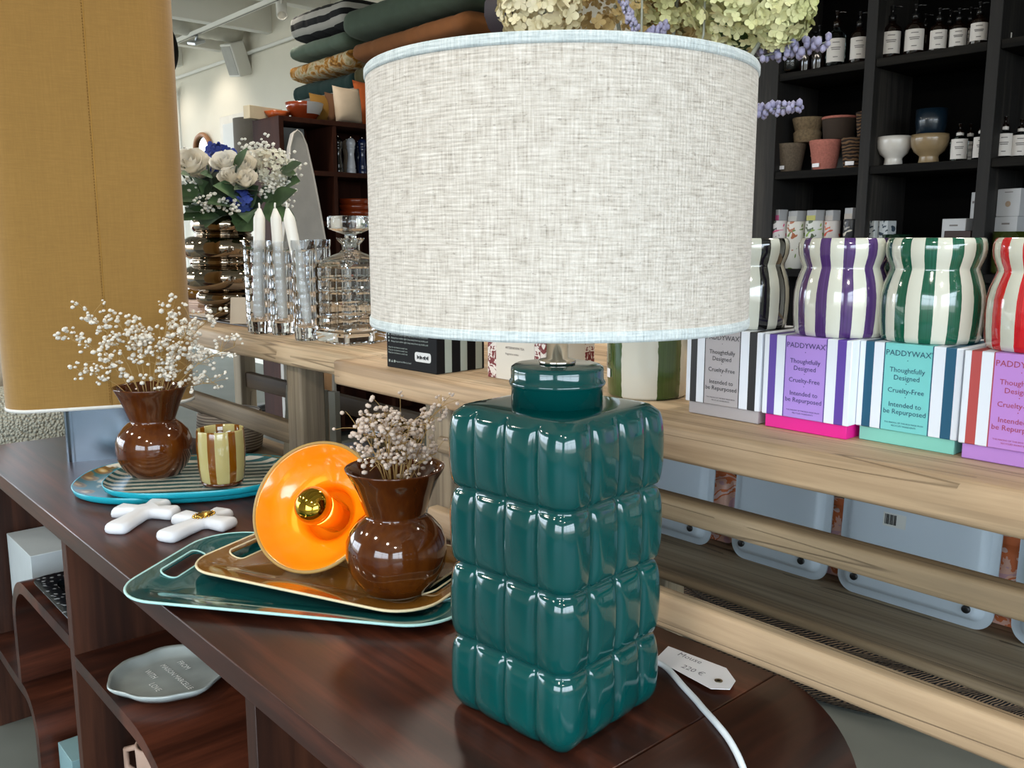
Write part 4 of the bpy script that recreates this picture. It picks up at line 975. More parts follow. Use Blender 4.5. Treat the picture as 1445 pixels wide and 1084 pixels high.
for i in range(5): m.obox((rnd.uniform(-.006, .006), rnd.uniform(-.006, .006), .004 + i * .007), (.26, .2, .006), (0, 0, rnd.uniform(-.06, .06)))
m.obj('sheets', plain('blush_paper', '#c9b3a6', .7), pb)
ab = thing('amber_dish', 'small amber glass dish on the blush paper stack', 'dish', (-2.93, 1.20, TZ + .036)); m = MB(); m.lathe([(.03, 0), (.045, .01), (.055, .03), (.05, .03), (.04, .012), (.01, .006)], 32); m.obj('bowl', plain('amber_glass', '#6b4a0a', .08, coat=.5), ab)
# bouquet
ctr = Vector((V.x, V.y, TZ + hz(310))); rb_ = random.Random(21)
bq = thing('bouquet', 'bouquet of white roses, blue blooms and gypsophila in the smoky mirrored vase', 'flowers', tuple(ctr))
def atV(px, py, off=0.0): return tips_at(ctr, 0, [(px, py, off)])[0] - ctr
M_rose = petal_mat('ivory_rose', '#e2d9c4', '#efeadd', '#f6f5ef'); M_blue = petal_mat('blue_petals', '#1d2c74', '#2f45a0', '#4a60b8'); M_gyp = plain('fresh_gypsophila', '#e8e8e0', .7); M_hyw = petal_mat('white_hydrangea', '#cfcdb8', '#dddccb', '#ebeae0')
def rose(px, py, off, rpx):
    c = atV(px, py, off); R = rpx * depth(c + ctr) / FPX; up = (Vector((.55, -.5, .75))).normalized(); u = up.orthogonal().normalized(); v = up.cross(u); m = MB()
    for lay, (rad, lean, n) in enumerate(((.28, .05, 3), (.5, .18, 4), (.75, .4, 5), (.95, .75, 6))):
        for k in range(n):
            a0 = 2 * PI * k / n + lay * .8; rows = []
            for i in range(5):
                q = i / 4; row = []
                for j in range(5):
                    w_ = (j / 4 - .5) * 2 * PI / n * 1.45; a = a0 + w_; rr_ = R * rad * (.45 + .55 * math.sin(q * PI * .55) + lean * q * q * .5) * (1 + .06 * math.cos(w_ * 3)); h = R * (-.55 + (1.35 - lean * .55) * q * (1 - .25 * (abs(j - 2) / 2) ** 2 * q))
                    row.append(m.v(c + (u * math.cos(a) + v * math.sin(a)) * rr_ + up * h))
                rows.append(row)
            for i in range(4):
                for j in range(4): m.f([rows[i][j], rows[i][j + 1], rows[i + 1][j + 1], rows[i + 1][j]], None, True)
    m.obj('rose', M_rose, bq, normals=False)
for q in ((268, 233, -.05, 21), (284, 240, -.03, 17), (318, 230, -.05, 16), (342, 236, -.06, 16), (362, 228, -.02, 16), (326, 250, -.09, 14), (345, 255, -.10, 15)): rose(*q)
for px, py, off in ((298, 232, .02), (306, 220, .05), (296, 245, -.0), (340, 282, -.08), (318, 222, .06)):
    m = MB(); florets(m, atV(px, py, off), .03, 46, rb_, .013); m.obj('blue_bloom', M_blue, bq, normals=False)
m = MB(); florets(m, atV(385, 238, -.03), .052, 150, rb_, .008); m.obj('hydrangea_head', M_hyw, bq, normals=False)
for base, tip, w_ in (((320, 300), (275, 250), .06), ((330, 290), (292, 288), .07), ((345, 285), (300, 262), .075), ((350, 290), (365, 262), .07), ((300, 300), (252, 285), .06), ((310, 305), (250, 312), .06), ((345, 305), (335, 325), .05), ((355, 300), (350, 315), .06), ((385, 290), (420, 268), .06), ((380, 295), (418, 312), .055), ((370, 285), (395, 265), .06), ((300, 305), (285, 318), .05), ((400, 240), (426, 230), .04), ((395, 240), (418, 245), .04), ((330, 240), (350, 208), .035), ((300, 250), (282, 245), .03), ((325, 300), (360, 318), .06), ((310, 285), (262, 262), .05), ((320, 262), (296, 255), .04), ((360, 275), (330, 268), .06), ((330, 300), (300, 290), .085), ((300, 300), (262, 300), .085), ((350, 305), (318, 296), .08), ((345, 300), (372, 285), .085), ((370, 300), (405, 300), .085), ((315, 312), (290, 322), .07), ((340, 312), (362, 326), .07), ((275, 285), (250, 262), .07), ((280, 262), (255, 246), .06), ((400, 262), (424, 256), .06)):
    m = MB(); o1, o2 = rb_.uniform(-.1, .0), rb_.uniform(-.16, -.06); leafpatch(m, atV(*base, o1), atV(*tip, o2), w_, Vector((.6, -.6, .6)), 7, rb_.uniform(-.05, .12)); m.obj('leaf', M_leaf if rb_.random() < .75 else petal_mat('mid_leaf', '#2f4b2e', '#4a6a42', '#6b8558'), bq, normals=False)
for cx, cy, off, n, sp in ((350, 215, .0, 44, 22), (370, 208, .02, 34, 18), (395, 225, -.02, 34, 18), (400, 255, -.04, 46, 20), (385, 270, -.07, 40, 18), (400, 285, -.06, 30, 16), (260, 215, .03, 20, 12), (255, 232, .02, 14, 10), (270, 262, -.08, 26, 14), (285, 290, -.12, 30, 18), (300, 280, -.11, 22, 16), (325, 292, -.12, 22, 14), (412, 232, -.03, 18, 12), (262, 278, -.06, 18, 12), (385, 250, -.05, 40, 20)):
    m = MB()
    for k in range(n):
        p = atV(cx + rb_.gauss(0, sp * .5), cy + rb_.gauss(0, sp * .42), off + rb_.gauss(0, .015)); m.ball(p, rb_.uniform(.0038, .0068), 1, (1, 1, rb_.uniform(.7, 1)))
    m.obj('gypsophila_spray', M_gyp, bq, normals=False)
m = MB()
for k in range(9):
    a = 2 * PI * k / 9; m.tube([Vector((0.02 * math.cos(a), .02 * math.sin(a), -.04)), Vector((.07 * math.cos(a), .07 * math.sin(a), .07)), Vector((.11 * math.cos(a), .11 * math.sin(a), .14))], .003, 5)
m.ball((0, 0, .06), .085, 2, (1, 1, .9)); m.obj('greenery_core', petal_mat('core_green', '#15240f', '#21351a', '#2f4726'), bq)

# ================================================================ enamel trays leaning under the table, seen from behind
t = NT('pale_enamel'); t.col('#aebac2').set(rough=.3, coat=.3); M_enam = t.m
def lean_tray(name, label, x0, x1, y, z, H, tilt, mat, rc, feet, grp, floral=False):
    o = thing(name, label, 'tray', ((x0 + x1) / 2, y, z), 0, grp); o.rotation_euler = (-tilt, 0, 0)
    hx = (x1 - x0) / 2
    def rr_(d): return [(x, y_ + H / 2) for x, y_ in rrect(hx - d, H / 2 - d, max(rc - d, .006), 8)]
    m = MB(); m.loops([[(x, q, zz) for x, zz in rr_(d)] for d, q in ((.022, .016), (.006, .004), (.0, .003), (.0, .0), (.012, .0), (.014, -.002), (.020, -.014), (.026, -.016), (.05, -.016))]); b = m.obj('tray_body', mat, o); edge_split_smooth(b, 50)
    for fx in feet:
        m = MB(); m.M = Matrix.Translation((fx - (x0 + x1) / 2, -.016, .034)) @ Matrix.Rotation(PI / 2, 4, 'X'); m.lathe([(.0065, -.001), (.0065, .003), (.005, .004), (.001, .004)], 24); m.obj('rubber_foot', M_dark, o)
    return o
G = 'enamel trays leaning under the table'
lean_tray('enamel_tray', 'pale enamel tray back leaning under the table, nearest the green lamp', -1.20, -.998, 1.42, .6155, .36, .06, M_enam, .03, (-1.165, -1.066 + .03), G)
lean_tray('enamel_tray', 'narrow pale enamel tray back leaning under the lilac candle box', -.948, -.748, 1.42, .6155, .36, .06, M_enam, .03, (-.916, -.79), G)
e3 = lean_tray('enamel_tray', 'wide pale enamel tray back with barcode sticker under the mint candle box', -.728, -.470, 1.42, .6155, .36, .06, M_enam, .03, (-.69, -.505), G)
lean_tray('enamel_tray', 'pale enamel tray back mostly cut off by the right edge of the picture', -.445, -.20, 1.42, .6155, .36, .06, M_enam, .03, (-.41, -.24), G)
m = MB(); m.box((-.050, -.0168, .135), (-.012, -.0162, .158)); st = m.obj('barcode_sticker', plain('sticker', '#b9bcb6', .6), e3)
m = MB()
for k in range(9): m.box((-.047 + k * .0022, -.0174, .1385), (-.047 + k * .0022 + (.0015 if k % 3 else .0008), -.0168, .1555))
m.obj('barcode', M_dark, st)
t = NT('floral_tray_print'); v = t.coord(); n1 = t.noise(v, 16, 3, .5, 1.5); t.col(t.ramp(n1, [(.30, '#c9a0a8'), (.42, '#e0b3a0'), (.5, '#d2764a'), (.56, '#e8c9c0'), (.64, '#ddb0b8'), (.72, '#b5326e')], 'CONSTANT')).set(rough=.25, coat=.4); M_ftray = t.m
for x0, x1, lb in ((-1.14, -.97, 'orange and pink floral tray showing between the first two enamel trays'), (-.86, -.66, 'orange and pink floral tray showing in the narrow gap between enamel trays'), (-.58, -.38, 'orange and pink floral tray showing at the right between enamel trays')):
    lean_tray('floral_tray', lb, x0, x1, 1.47, .6155, .145, .05, M_ftray, .025, (), 'floral trays behind the enamel trays')
t = NT('braided_jute'); tc = t.n('TexCoord'); wv = t.n('TexWave', wave_type='BANDS', bands_direction='DIAGONAL'); wv.inputs['Scale'].default_value = 42; wv.inputs['Distortion'].default_value = 3.0; mp = t.n('Mapping'); mp.inputs['Scale'].default_value = (1, .35, 1); t.l(tc.outputs['UV'], mp.inputs[0]); t.l(mp.outputs[0], wv.inputs['Vector'])
n1 = t.noise(t.coord('Object', (3, 3, 3)), 3, 2); t.col(t.ramp(t.math('ADD', t.math('MULTIPLY', wv.outputs['Fac'], .7), t.math('MULTIPLY', n1, .3)), [(.38, '#0d0c0c'), (.52, '#2a231c'), (.68, '#8a6f55')])).set(rough=.95); t.bump(wv.outputs['Fac'], .8, .004); M_jute = t.m
for i, (z, off) in enumerate(((.0, 0), (.10, .02), (.20, -.01), (.30, .015))):
    o = thing('braided_rug', ['round braided jute rug on the floor, bottom of the pile under the table', 'round braided jute rug second from the bottom of the pile', 'round braided jute rug third from the bottom of the pile', 'round braided jute rug on top of the pile under the table'][i], 'rug', (-1.25 + off, 2.80, z), i * .7, 'braided rugs piled on the floor')
    m = MB()
    for k in range(19):
        R = .72 - k * .036; N = 72
        if R < .04: break
        for h in ((.0, 1) if k == 0 else (0,)):
            m.tube([(R * math.cos(a), R * math.sin(a), .025 + h * .05) for a in [2 * PI * j / N for j in range(N)]], .025, 7, closed=True)
        if k: m.tube([(R * math.cos(a), R * math.sin(a), .075) for a in [2 * PI * j / N for j in range(N)]], .025, 7, closed=True)
    m.obj('braid', M_jute, o)
# rolled rug on the shelf behind the trays
o = thing('rolled_rug', 'rolled black and tan woven rug lying behind the enamel trays', 'rug', (-.75, 1.545, .6005)); m = MB()
for k in range(5): m.tube([(-.42, .0, .068 + .03 * k), (.42, 0, .068 + .03 * k)], .017, 8)
m.box((-.42, -.012, .0), (.42, .012, .19), .004); m.obj('weave', M_jute, o)

# ================================================================ things on the low shelf of the second table
M_mag = [plain('cover_blue', '#9aa6ba', .4), plain('cover_black', '#15161a', .4), plain('cover_white', '#c3c6c8', .4), plain('cover_dark', '#2a2c33', .4)]
LZ = .4555
def atL(px, py, z): return PZ(z, px, py)
q = Vector((-1.99, 1.30, LZ))
for i in range(5):
    o = thing('magazine', ['dark magazine at the bottom of the stack under the far table', 'white magazine second from the bottom of the stack', 'charcoal magazine in the middle of the stack', 'pale magazine second from the top of the stack', 'blue grey magazine on top of the stack under the far table'][i], 'magazine', (q.x, q.y, LZ + i * .0395), rnd.uniform(-.08, .08), 'stacked magazines under the far table')
    m = MB(); m.box((-.16, -.13, .0), (.16, .13, .0385), .002, 1); m.obj('cover', M_mag[[1, 2, 3, 2, 0][i]], o); m = MB(); m.box((-.155, -.1305, .004), (.1605, .126, .0345)); m.obj('pages', plain('page_edges_%d' % i, '#b5b3ac', .7), o)
o = thing('amber_jar', 'amber marbled glass jar lying on the magazine stack', 'jar', (q.x + .02, q.y + .02, LZ + 5 * .0395 + .047), .3)
t = NT('amber_marble'); n1 = t.noise(t.coord(), 14, 4, .6, 2); t.col(t.ramp(n1, [(.35, '#2e1f08'), (.5, '#5d4416'), (.68, '#a08a4a')])).set(rough=.12, coat=.6)
m = MB(); m.M = Matrix.Rotation(PI / 2, 4, 'Y'); m.lathe([(.001, -.07), (.036, -.07), (.046, -.055), (.0465, .04), (.04, .06), (.041, .072), (.034, .07), (.03, .04), (.001, .03)], 40); m.obj('jar_body', t.m, o)
M_pw = plain('whitewashed_wood', '#a9a596', .8)
o = thing('folding_stand', 'white wooden slatted stand under the far table beside the magazines', 'stand', (-2.62, 1.36, LZ), .2); 
for k in range(5):
    m = MB(); m.obox((k * .055, .0, .15), (.03, .02, .30), (0, .12 if k == 0 else .0, 0)); m.obj('slat', M_pw, o)
m = MB(); m.box((-.03, -.012, .02), (.25, .012, .05)); m.obj('cross_bar', M_pw, o)
o = thing('woven_basket', 'grey woven basket under the far table', 'basket', (-3.08, 1.36, LZ)); t = NT('wicker'); wv = t.n('TexWave', bands_direction='Z'); wv.inputs['Scale'].default_value = 30; t.l(t.coord('Object'), wv.inputs['Vector']); t.col(t.ramp(wv.outputs['Fac'], [(.3, '#7d7266'), (.7, '#b0a494')])).set(rough=.9); t.bump(wv.outputs['Fac'], .6, .004)
m = MB(); m.lathe([(.09, 0), (.11, .01), (.12, .08), (.115, .14), (.107, .15), (.104, .14), (.108, .08), (.09, .02), (.01, .015)], 48); m.obj('basket_body', t.m, o)
o = thing('pink_cloth', 'folded rose pink cloth hanging over the end rail of the far table', 'cloth', (-3.14, 1.0, .803)); m = MB(); pts = []
N_ = 14
rowsA = []
for i in range(N_ + 1):
    x = -.14 + .28 * i / N_; f = .008 * math.sin(i * 1.3)
    rowsA.append([(x, -.048 + f, -.30 - .02 * math.sin(i * .9)), (x, -.046 + f, -.1), (x, -.043 + f * .3, .003), (x, -.02, .006), (x, -.002, .003), (x, .002 + f, -.15)])
V_ = [[m.v(p) for p in r_] for r_ in rowsA]
for i in range(N_):
    for j in range(5): m.f([V_[i][j], V_[i + 1][j], V_[i + 1][j + 1], V_[i][j + 1]], None, True)
m.obj('fabric', plain('rose_cloth', '#9c5358', .9), o)
for i, z in enumerate((.62, .635, .65)):
    pass
# bamboo pole at the back
o = thing('bamboo_pole', 'thin bamboo pole standing behind the far table rails', 'pole', (-3.02, 1.72, 0)); m = MB(); m.tube([(0, 0, .0), (.015, 0, .45), (.03, .0, .9)], .02, 10); m.obj('cane', plain('bamboo', '#9a7753', .5, var=.2), o)
# ================================================================ goods on the blackened shelving
def shelf_spot(px, py_base, wpx, y=3.72):
    """point on a shelf board at depth y under pixel column px"""
    z = min(SZ, key=lambda q: abs(q - PY(y, px, py_base).z)); p = PY(y, px, py_base); return Vector((p.x, y, z)), depth((p.x, y, z)) / FPX
M_amb = plain('amber_bottle', '#140a06', .08, coat=.5, var=.02); M_clr = glass('aqua_bottle', '#cfe3e2', .02, 1.45); M_lab = plain('bottle_label', '#cfcbc6', .6, var=.01); M_ink = plain('label_ink', '#6e6a68', .7)
M_pump = plain('pump_black', '#121213', .3)
def bottle(label, px, pyb, w, htop, y, clear=False, lab=True, pump=True, group='labelled pump bottles on the top shelf', labf=(.16, .74)):
    p, s = shelf_spot(px, pyb, w, y); o = thing('bottle', label, 'bottle', tuple(p + Vector((0, 0, .0005))), math.atan2(-p.x, p.y), group); r = w / 2 * s; hb = (pyb - htop) * s
    mt = M_clr if clear else M_amb
    m = MB(); m.lathe([(.01, 0), (.92 * r, 0), (r, .006), (r, hb * .78), (.92 * r, hb * .86), (.6 * r, hb * .94), (.36 * r, hb * .98), (.34 * r, hb * 1.10), (.30 * r, hb * 1.10)], 32); m.obj('glass_body', mt, o)
    m = MB(); m.lathe([(.38 * r, hb * 1.04), (.40 * r, hb * 1.12), (.38 * r, hb * 1.20), (.14 * r, hb * 1.21), (.13 * r, hb * 1.36), (.22 * r, hb * 1.37), (.20 * r, hb * 1.44), (.01, hb * 1.45)], 20)
    if pump: m.tube([(0, 0, hb * 1.41), (.5 * r, -.2 * r, hb * 1.41), (.95 * r, -.4 * r, hb * 1.38)], .10 * r, 8)
    m.obj('pump' if pump else 'dropper', M_pump if not clear else M_amb, o)
    if not pump:
        m = MB(); m.lathe([(.40 * r, hb * 1.0), (.42 * r, hb * 1.02), (.42 * r, hb * 1.10), (.40 * r, hb * 1.11)], 20); m.obj('neck_tag', M_lab, o)
    if lab:
        m = MB(); N_ = 12; a0, a1 = math.radians(-90 - 62), math.radians(-90 + 62); z0, z1 = hb * labf[0], hb * labf[1]; rows = [[m.v(((r + .0008) * math.cos(a0 + (a1 - a0) * i / N_), (r + .0008) * math.sin(a0 + (a1 - a0) * i / N_), z)) for i in range(N_ + 1)] for z in (z0, z1)]
        for i in range(N_): m.f([rows[0][i], rows[0][i + 1], rows[1][i + 1], rows[1][i]], None, True)
        lb = m.obj('label', M_lab, o)
        m = MB()
        for z, wd in ((.82, .5), (.60, .7), (.52, .6), (.2, .35)):
            zz = z0 + (z1 - z0) * z; aw = math.radians(40) * wd; k = [m.v(((r + .0022) * math.cos(-PI / 2 + aw * a / 4), (r + .0022) * math.sin(-PI / 2 + aw * a / 4), q)) for q in (zz - .0016, zz + .0016) for a in range(-4, 5)]
            for a in range(8): m.f([k[a], k[a + 1], k[a + 10], k[a + 9]])
        m.obj('label_text', M_ink, lb)
    return o
TOPB = [(1178, 92, 26, 38, 3.70, 'clear pump bottle with white label beside the dark unlabelled bottles', True), (1211, 86, 25, 36, 3.70, 'brown pump bottle with white label next to the first upright post'),
        (1256, 79, 27, 28, 3.70, 'brown labelled pump bottle, first in the middle top cubby'), (1289, 74, 27, 25, 3.70, 'brown labelled pump bottle, second in the middle top cubby'), (1323, 69, 24, 26, 3.72, 'brown labelled pump bottle, third in the middle top cubby'), (1351, 66, 24, 26, 3.72, 'brown labelled pump bottle, fourth in the middle top cubby'), (1380, 61, 24, 20, 3.68, 'brown labelled pump bottle closest to the second upright post')]
for q in TOPB: bottle(q[5], q[0], q[1], q[2], q[3], q[4], len(q) > 6)
for i, (px, b_) in enumerate(((1303, 72), (1338, 66), (1367, 62), (1140, 92))):
    bottle(['brown pump bottle standing in the second row behind the second labelled one', 'brown pump bottle in the second row behind the third labelled one', 'brown pump bottle in the second row behind the fourth labelled one', 'brown bottle behind the dark unlabelled bottles'][i], px, b_, 22, b_ - 46, 3.86, False, i == 2)
for i, (px, w_) in enumerate(((1136, 16), (1154, 18))):
    bottle(['slim dark unlabelled bottle with dropper next to the clear glass jar', 'dark unlabelled bottle with dropper beside the clear labelled bottle'][i], px, 97 - i * 2, w_, 52, 3.70, False, False, False, 'dark unlabelled bottles')
bottle('small clear bottle at the edge of the right top cubby', 1421, 58, 12, 40, 3.70, True, True, False)
p, s = shelf_spot(1113, 104, 38, 3.69); o = thing('glass_jar', 'clear round glass jar at the left end of the top shelf', 'jar', tuple(p + Vector((0, 0, .0005)))); r = 18.5 * s
m = MB(); m.lathe([(.01, 0), (.85 * r, 0), (r, .015), (1.02 * r, .09), (.98 * r, .10), (.94 * r, .09), (.92 * r, .02), (.01, .012)], 36); m.obj('jar_body', M_clr, o)
MIDB = [(1352, 226, 23, 190, 3.70, 'clear dropper bottle with white label right of the tan bowl'), (1383, 223, 22, 186, 3.70, 'clear dropper bottle with white label against the second post, middle shelf'), (1415, 222, 22, 182, 3.70, 'clear dropper bottle with white label right of the second post, middle shelf'), (1438, 219, 22, 182, 3.72, 'clear dropper bottle at the right edge of the picture, middle shelf')]
for q in MIDB: bottle(q[5], q[0], q[1], q[2], q[3], q[4], True, True, False, 'clear dropper bottles on the middle shelf', (.1, .86))
bottle('clear dropper bottle in the second row behind the first one on the middle shelf', 1367, 222, 20, 184, 3.84, True, True, False, 'clear dropper bottles on the middle shelf', (.1, .8))
bottle('clear dropper bottle in the second row right of the second post', 1427, 218, 20, 180, 3.84, True, False, False, 'clear dropper bottles on the middle shelf')
# pots and bowls on the middle shelf
def pot(name, label, px, pyb, w, h, mt, prof, y=3.70, z=None, grp='planters on the middle shelf', extra=None):
    p, s = shelf_spot(px, pyb, w, y)
    if z is not None: p.z = z
    o = thing(name, label, 'pot', tuple(p + Vector((0, 0, .0006))), 0, grp); r = w / 2 * s; H = h * s
    m = MB(); m.lathe([(a * r, b * H) for a, b in prof], 40); m.obj('pot_body', mt, o); return o, r, H
TP = [(.68, 0), (.72, .02), (.98, .84), (1.0, .86), (1.02, .98), (1.0, 1.0), (.93, .99), (.90, .85), (.62, .1), (.01, .08)]
M_p1 = plain('speckled_clay', '#5d5142', .85, var=.25, scale=120); M_p2 = plain('rose_clay', '#a9675a', .85, var=.18, scale=120)
t = NT('ribbed_bark'); wv = t.n('TexWave', bands_direction='Z'); wv.inputs['Scale'].default_value = 22; wv.inputs['Distortion'].default_value = 6; t.l(t.coord(), wv.inputs['Vector']); t.col(t.ramp(wv.outputs['Fac'], [(.3, '#241811'), (.7, '#6b5037')])).set(rough=.9); t.bump(wv.outputs['Fac'], .8, .006); M_bark = t.m
M_wov = plain('woven_tan', '#6c5b43', .9, var=.3, scale=90)
z1 = 1.5265
a, ra_, ha_ = pot('planter_pot', 'speckled grey clay pot at the left end of the middle shelf', 1114, 243, 42, 39, M_p1, TP)
b, rb2, hb2 = pot('planter_pot', 'rose pink clay pot on the middle shelf', 1163, 241, 43, 41, M_p2, TP)
c3, rc3, hc3 = pot('planter_pot', 'dark bark textured pot against the first upright post', 1203, 238, 34, 42, M_bark, TP)
for q, r_, h_ in ((a, ra_, ha_), (b, rb2, hb2), (c3, rc3, hc3)):
    m = MB(); ang = math.radians(-90 - 12 if q is not c3 else -80); m.M = Matrix.Rotation(ang, 4, 'Z') @ Matrix.Translation((r_ * .79, 0, h_ * .16)); m.box((0, -.018, -.008), (.004, .018, .008)); m.obj('price_sticker', M_card, q)
    m = MB()
    for k in range(10 if q is not c3 else 0):
        zf = rnd.choice((.3, .5, .72, .9)); aa = -PI / 2 + rnd.uniform(-1.2, 1.2); rr_ = r_ * (.70 + .29 * zf) ; m.ball((rr_ * math.cos(aa), rr_ * math.sin(aa), zf * h_), .0045, 1)
    if q is not c3: m.obj('raised_dots', M_p1 if q is a else M_p2, q)
scal = [(.80, 0), (.86, .03), (.92, .40), (.80, .50), (.84, .52), (1.0, .88), (1.03, .96), (1.0, 1.0), (.93, .96), (.85, .6), (.01, .1)]
pot('planter_pot', 'scalloped tan pot stacked on the speckled pot', 1137, 240, 42, 34, M_wov, scal, 3.73, z1 + ha_ + .0012)
o, r_, h_ = pot('planter_pot', 'dark brown pot with pink rim stacked on the rose pot', 1181, 240, 46, 30, plain('umber_clay', '#33271e', .9), [(.82, 0), (.9, .05), (1.0, .8), (1.02, 1.0), (.95, .99), (.86, .2), (.01, .1)], 3.75, z1 + hb2 + .0012)
m = MB(); m.tube([(r_ * .98 * math.cos(k), r_ * .98 * math.sin(k), h_) for k in [2 * PI * i / 40 for i in range(40)]], .006, 6, closed=True); m.obj('pink_rim', M_p2, o)
pot('planter_pot', 'dark woven basket pot stacked behind the first upright post', 1226, 238, 42, 34, M_bark, [(.80, 0), (.86, .04), (1.0, .9), (1.02, 1.0), (.95, .98), (.8, .1), (.01, .08)], 3.74, z1 + hc3 + .0012)
BWL = [(.52, 0), (.55, .03), (.50, .22), (.52, .28), (.80, .42), (.96, .62), (1.0, .85), (.985, 1.0), (.95, .99), (.93, .8), (.75, .5), (.01, .36)]
o1_, r1_, h1_ = pot('footed_bowl', 'white ceramic footed bowl on the middle shelf', 1260, 234, 46, 40, plain('white_glaze', '#cdc9c2', .25, coat=.4), BWL, 3.70)
o2_, r2_, h2_ = pot('footed_bowl', 'tan ceramic footed bowl beside the white one', 1310, 230, 50, 40, plain('tan_glaze', '#8a7657', .3, coat=.4), BWL, 3.70)
pot('planter_pot', 'dark navy pot standing on the tan footed bowl', 1310, 230, 41, 34, plain('navy_glaze', '#0d1c28', .3, coat=.4), [(.85, 0), (.9, .03), (1.0, .5), (1.0, 1.0), (.95, .99), (.93, .2), (.01, .1)], 3.71, z1 + h2_ + .0012)
o = thing('display_riser', 'pale grey riser board behind the pots on the middle shelf', 'board', (-1.83, 3.93, z1)); 
m = MB(); m.box((-.40, -.012, 0), (-.02, .0, .12)); m.obj('board', plain('pale_board', '#8f969a', .7), o)
o.location.x = -1.88
# tins and boxes on the lower shelf
def botan(name, bgc, c1, c2, sc=14):
    t = NT(name); v = t.coord('Object'); n1 = t.noise(v, sc, 2, .4, .8); n2 = t.noise(t.coord('Object', (1, 1, 1), (0, 0, 0), (3, 1, 2)), sc * 1.3, 2, .4, 1.2)
    c = t.mix(t.math('GREATER_THAN', n1, .60), bgc, c1); c = t.mix(t.math('GREATER_THAN', n2, .61), c, c2); t.col(c).set(rough=.4); return t.m
z3 = 1.0955
TINS = [(1095, 25, 312, 23, '#c9c4c2', '#c24b72', '#3a3a30', '#b0527a', 'white tin with pink flower print at the left end of the lower shelf'), (1120, 27, 313, 22, '#c9c6bd', '#5f7a34', '#9a5a3a', '#a9a9a4', 'white tin with green branch print, second on the lower shelf'), (1146, 27, 312, 22, '#c7c8c2', '#7d9a3e', '#46553a', '#b0ad5a', 'white tin with lime leaf print, third on the lower shelf'), (1170, 22, 312, 22, '#b9b2ac', '#b33a1c', '#c0562a', '#a8a29c', 'white tin with red flower print, fourth on the lower shelf'), (1197, 22, 310, 24, '#1d1f22', '#c7c1b2', '#8f8b82', '#a59c92', 'black tin with white botanical print beside the first post'), (1230, 16, 312, 0, '#b0b5b4', '#20303a', '#31414a', '#888888', 'white and navy patterned box right of the first post'), (1248, 16, 312, 0, '#aab0b2', '#1b2a38', '#2c3c48', '#888888', 'white and dark blue patterned box, second right of the first post')]
for i, (px, w_, top, lid, bgc, k1, k2, lc, lb) in enumerate(TINS):
    y = 3.655 + .008 * (i % 2); p = PY(y, px + 4, 330); s = depth(p) / FPX; hz_ = PY(y, px, top).z - z3
    o = thing('candle_tin' if lid else 'small_box', lb, 'tin' if lid else 'box', (p.x, y, z3 + .0006), math.radians(-22), 'botanical tins on the lower shelf' if lid else None); r = w_ / 2 * s
    mt = botan('print_%d' % i, bgc, k1, k2)
    if lid:
        m = MB(); m.lathe([(.01, 0), (r, 0), (r, hz_ - .003), (r * .98, hz_)], 36); m.obj('tin_body', mt, o)
        m = MB(); hh = lid / 1.5 * s; m.box((-r * .72, -r * .6, hz_), (r * .72, r * .6, hz_ + hh), .002); m.obj('boxed_lid', plain('lid_%d' % i, '#9d9ea0', .3, var=.02), o)
        m = MB(); m.box((-r * .70, -r * .63, hz_ + .002), (r * .70, -r * .6, hz_ + hh * .5)); m.obj('colour_band', plain('band_%d' % i, lc, .4), o)
    else:
        m = MB(); m.box((-r, -r, 0), (r, r, hz_), .002); m.obj('carton', mt, o)
def carton(label, px, w_, top, y, z, dia, grp=None, hpx=None):
    p = PY(y, px, 330); s = depth(p) / FPX; zt = PY(y, px, top).z; o = thing('boxed_candle', label, 'box', (p.x, y, z + .0006), math.radians(-14), grp); r = w_ / 2 * s
    m = MB(); m.box((-r, -.04, 0), (r, .04, zt - z), .002, 1); ca = m.obj('carton', plain('white_carton', '#aeb0b2', .5, var=.02), o)
    m = MB(); m.M = Matrix.Translation((0, -.0404, (zt - z) * .45)) @ Matrix.Rotation(PI / 2, 4, 'X'); m.lathe([(.001, .0), (.30 * r * 2 * dia, .0)], 32, caps=False) if dia else m.box((-r * .4, -.002, 0), (r * .4, .002, .0003)); m.obj('printed_disc', plain('disc_tan' if dia else 'disc_grey', '#97836e', .6), ca)
    m = MB(); m.box((-r * .35, -.0406, (zt - z) * .86), (r * .35, -.04, (zt - z) * .89)); m.obj('printed_line', M_ink, ca)
    return o, zt
carton('short white carton with tan disc left of the second post, lower shelf', 1354, 37, 309, 3.70, z3, .55)
carton('narrow white carton half hidden by the second post, lower shelf', 1379, 8, 272, 3.80, z3, 0)
carton('tall white carton just right of the second post, lower shelf', 1402, 12, 271, 3.74, z3, 0)
o, zt = carton('white carton under another one in the right lower cubby', 1427, 33, 306, 3.72, z3, .3)
carton('white carton with round emblem stacked on top in the right lower cubby', 1428, 34, 267, 3.72, zt, .4)
for px, w_, top, lb, cc in ((1424, 50, 327, 'olive green glass bowl in front of the white cartons', '#2b3310'), (1261, 40, 331, 'dark green glass bowl behind the green candle', '#10261a')):
    y = 3.64; p = PY(y, px, 340); s = depth(p) / FPX; r = w_ / 2 * s; H = PY(y, px, top).z - z3
    o = thing('glass_bowl', lb, 'bowl', (p.x, y + .03, z3 + .0006)); m = MB(); m.lathe([(.01, 0), (.9 * r, 0), (r, .01), (r * 1.02, H), (r * .97, H), (r * .95, .02), (.01, .015)], 40); m.obj('bowl_body', plain('green_glass_%d' % px, cc, .08, coat=.6), o)
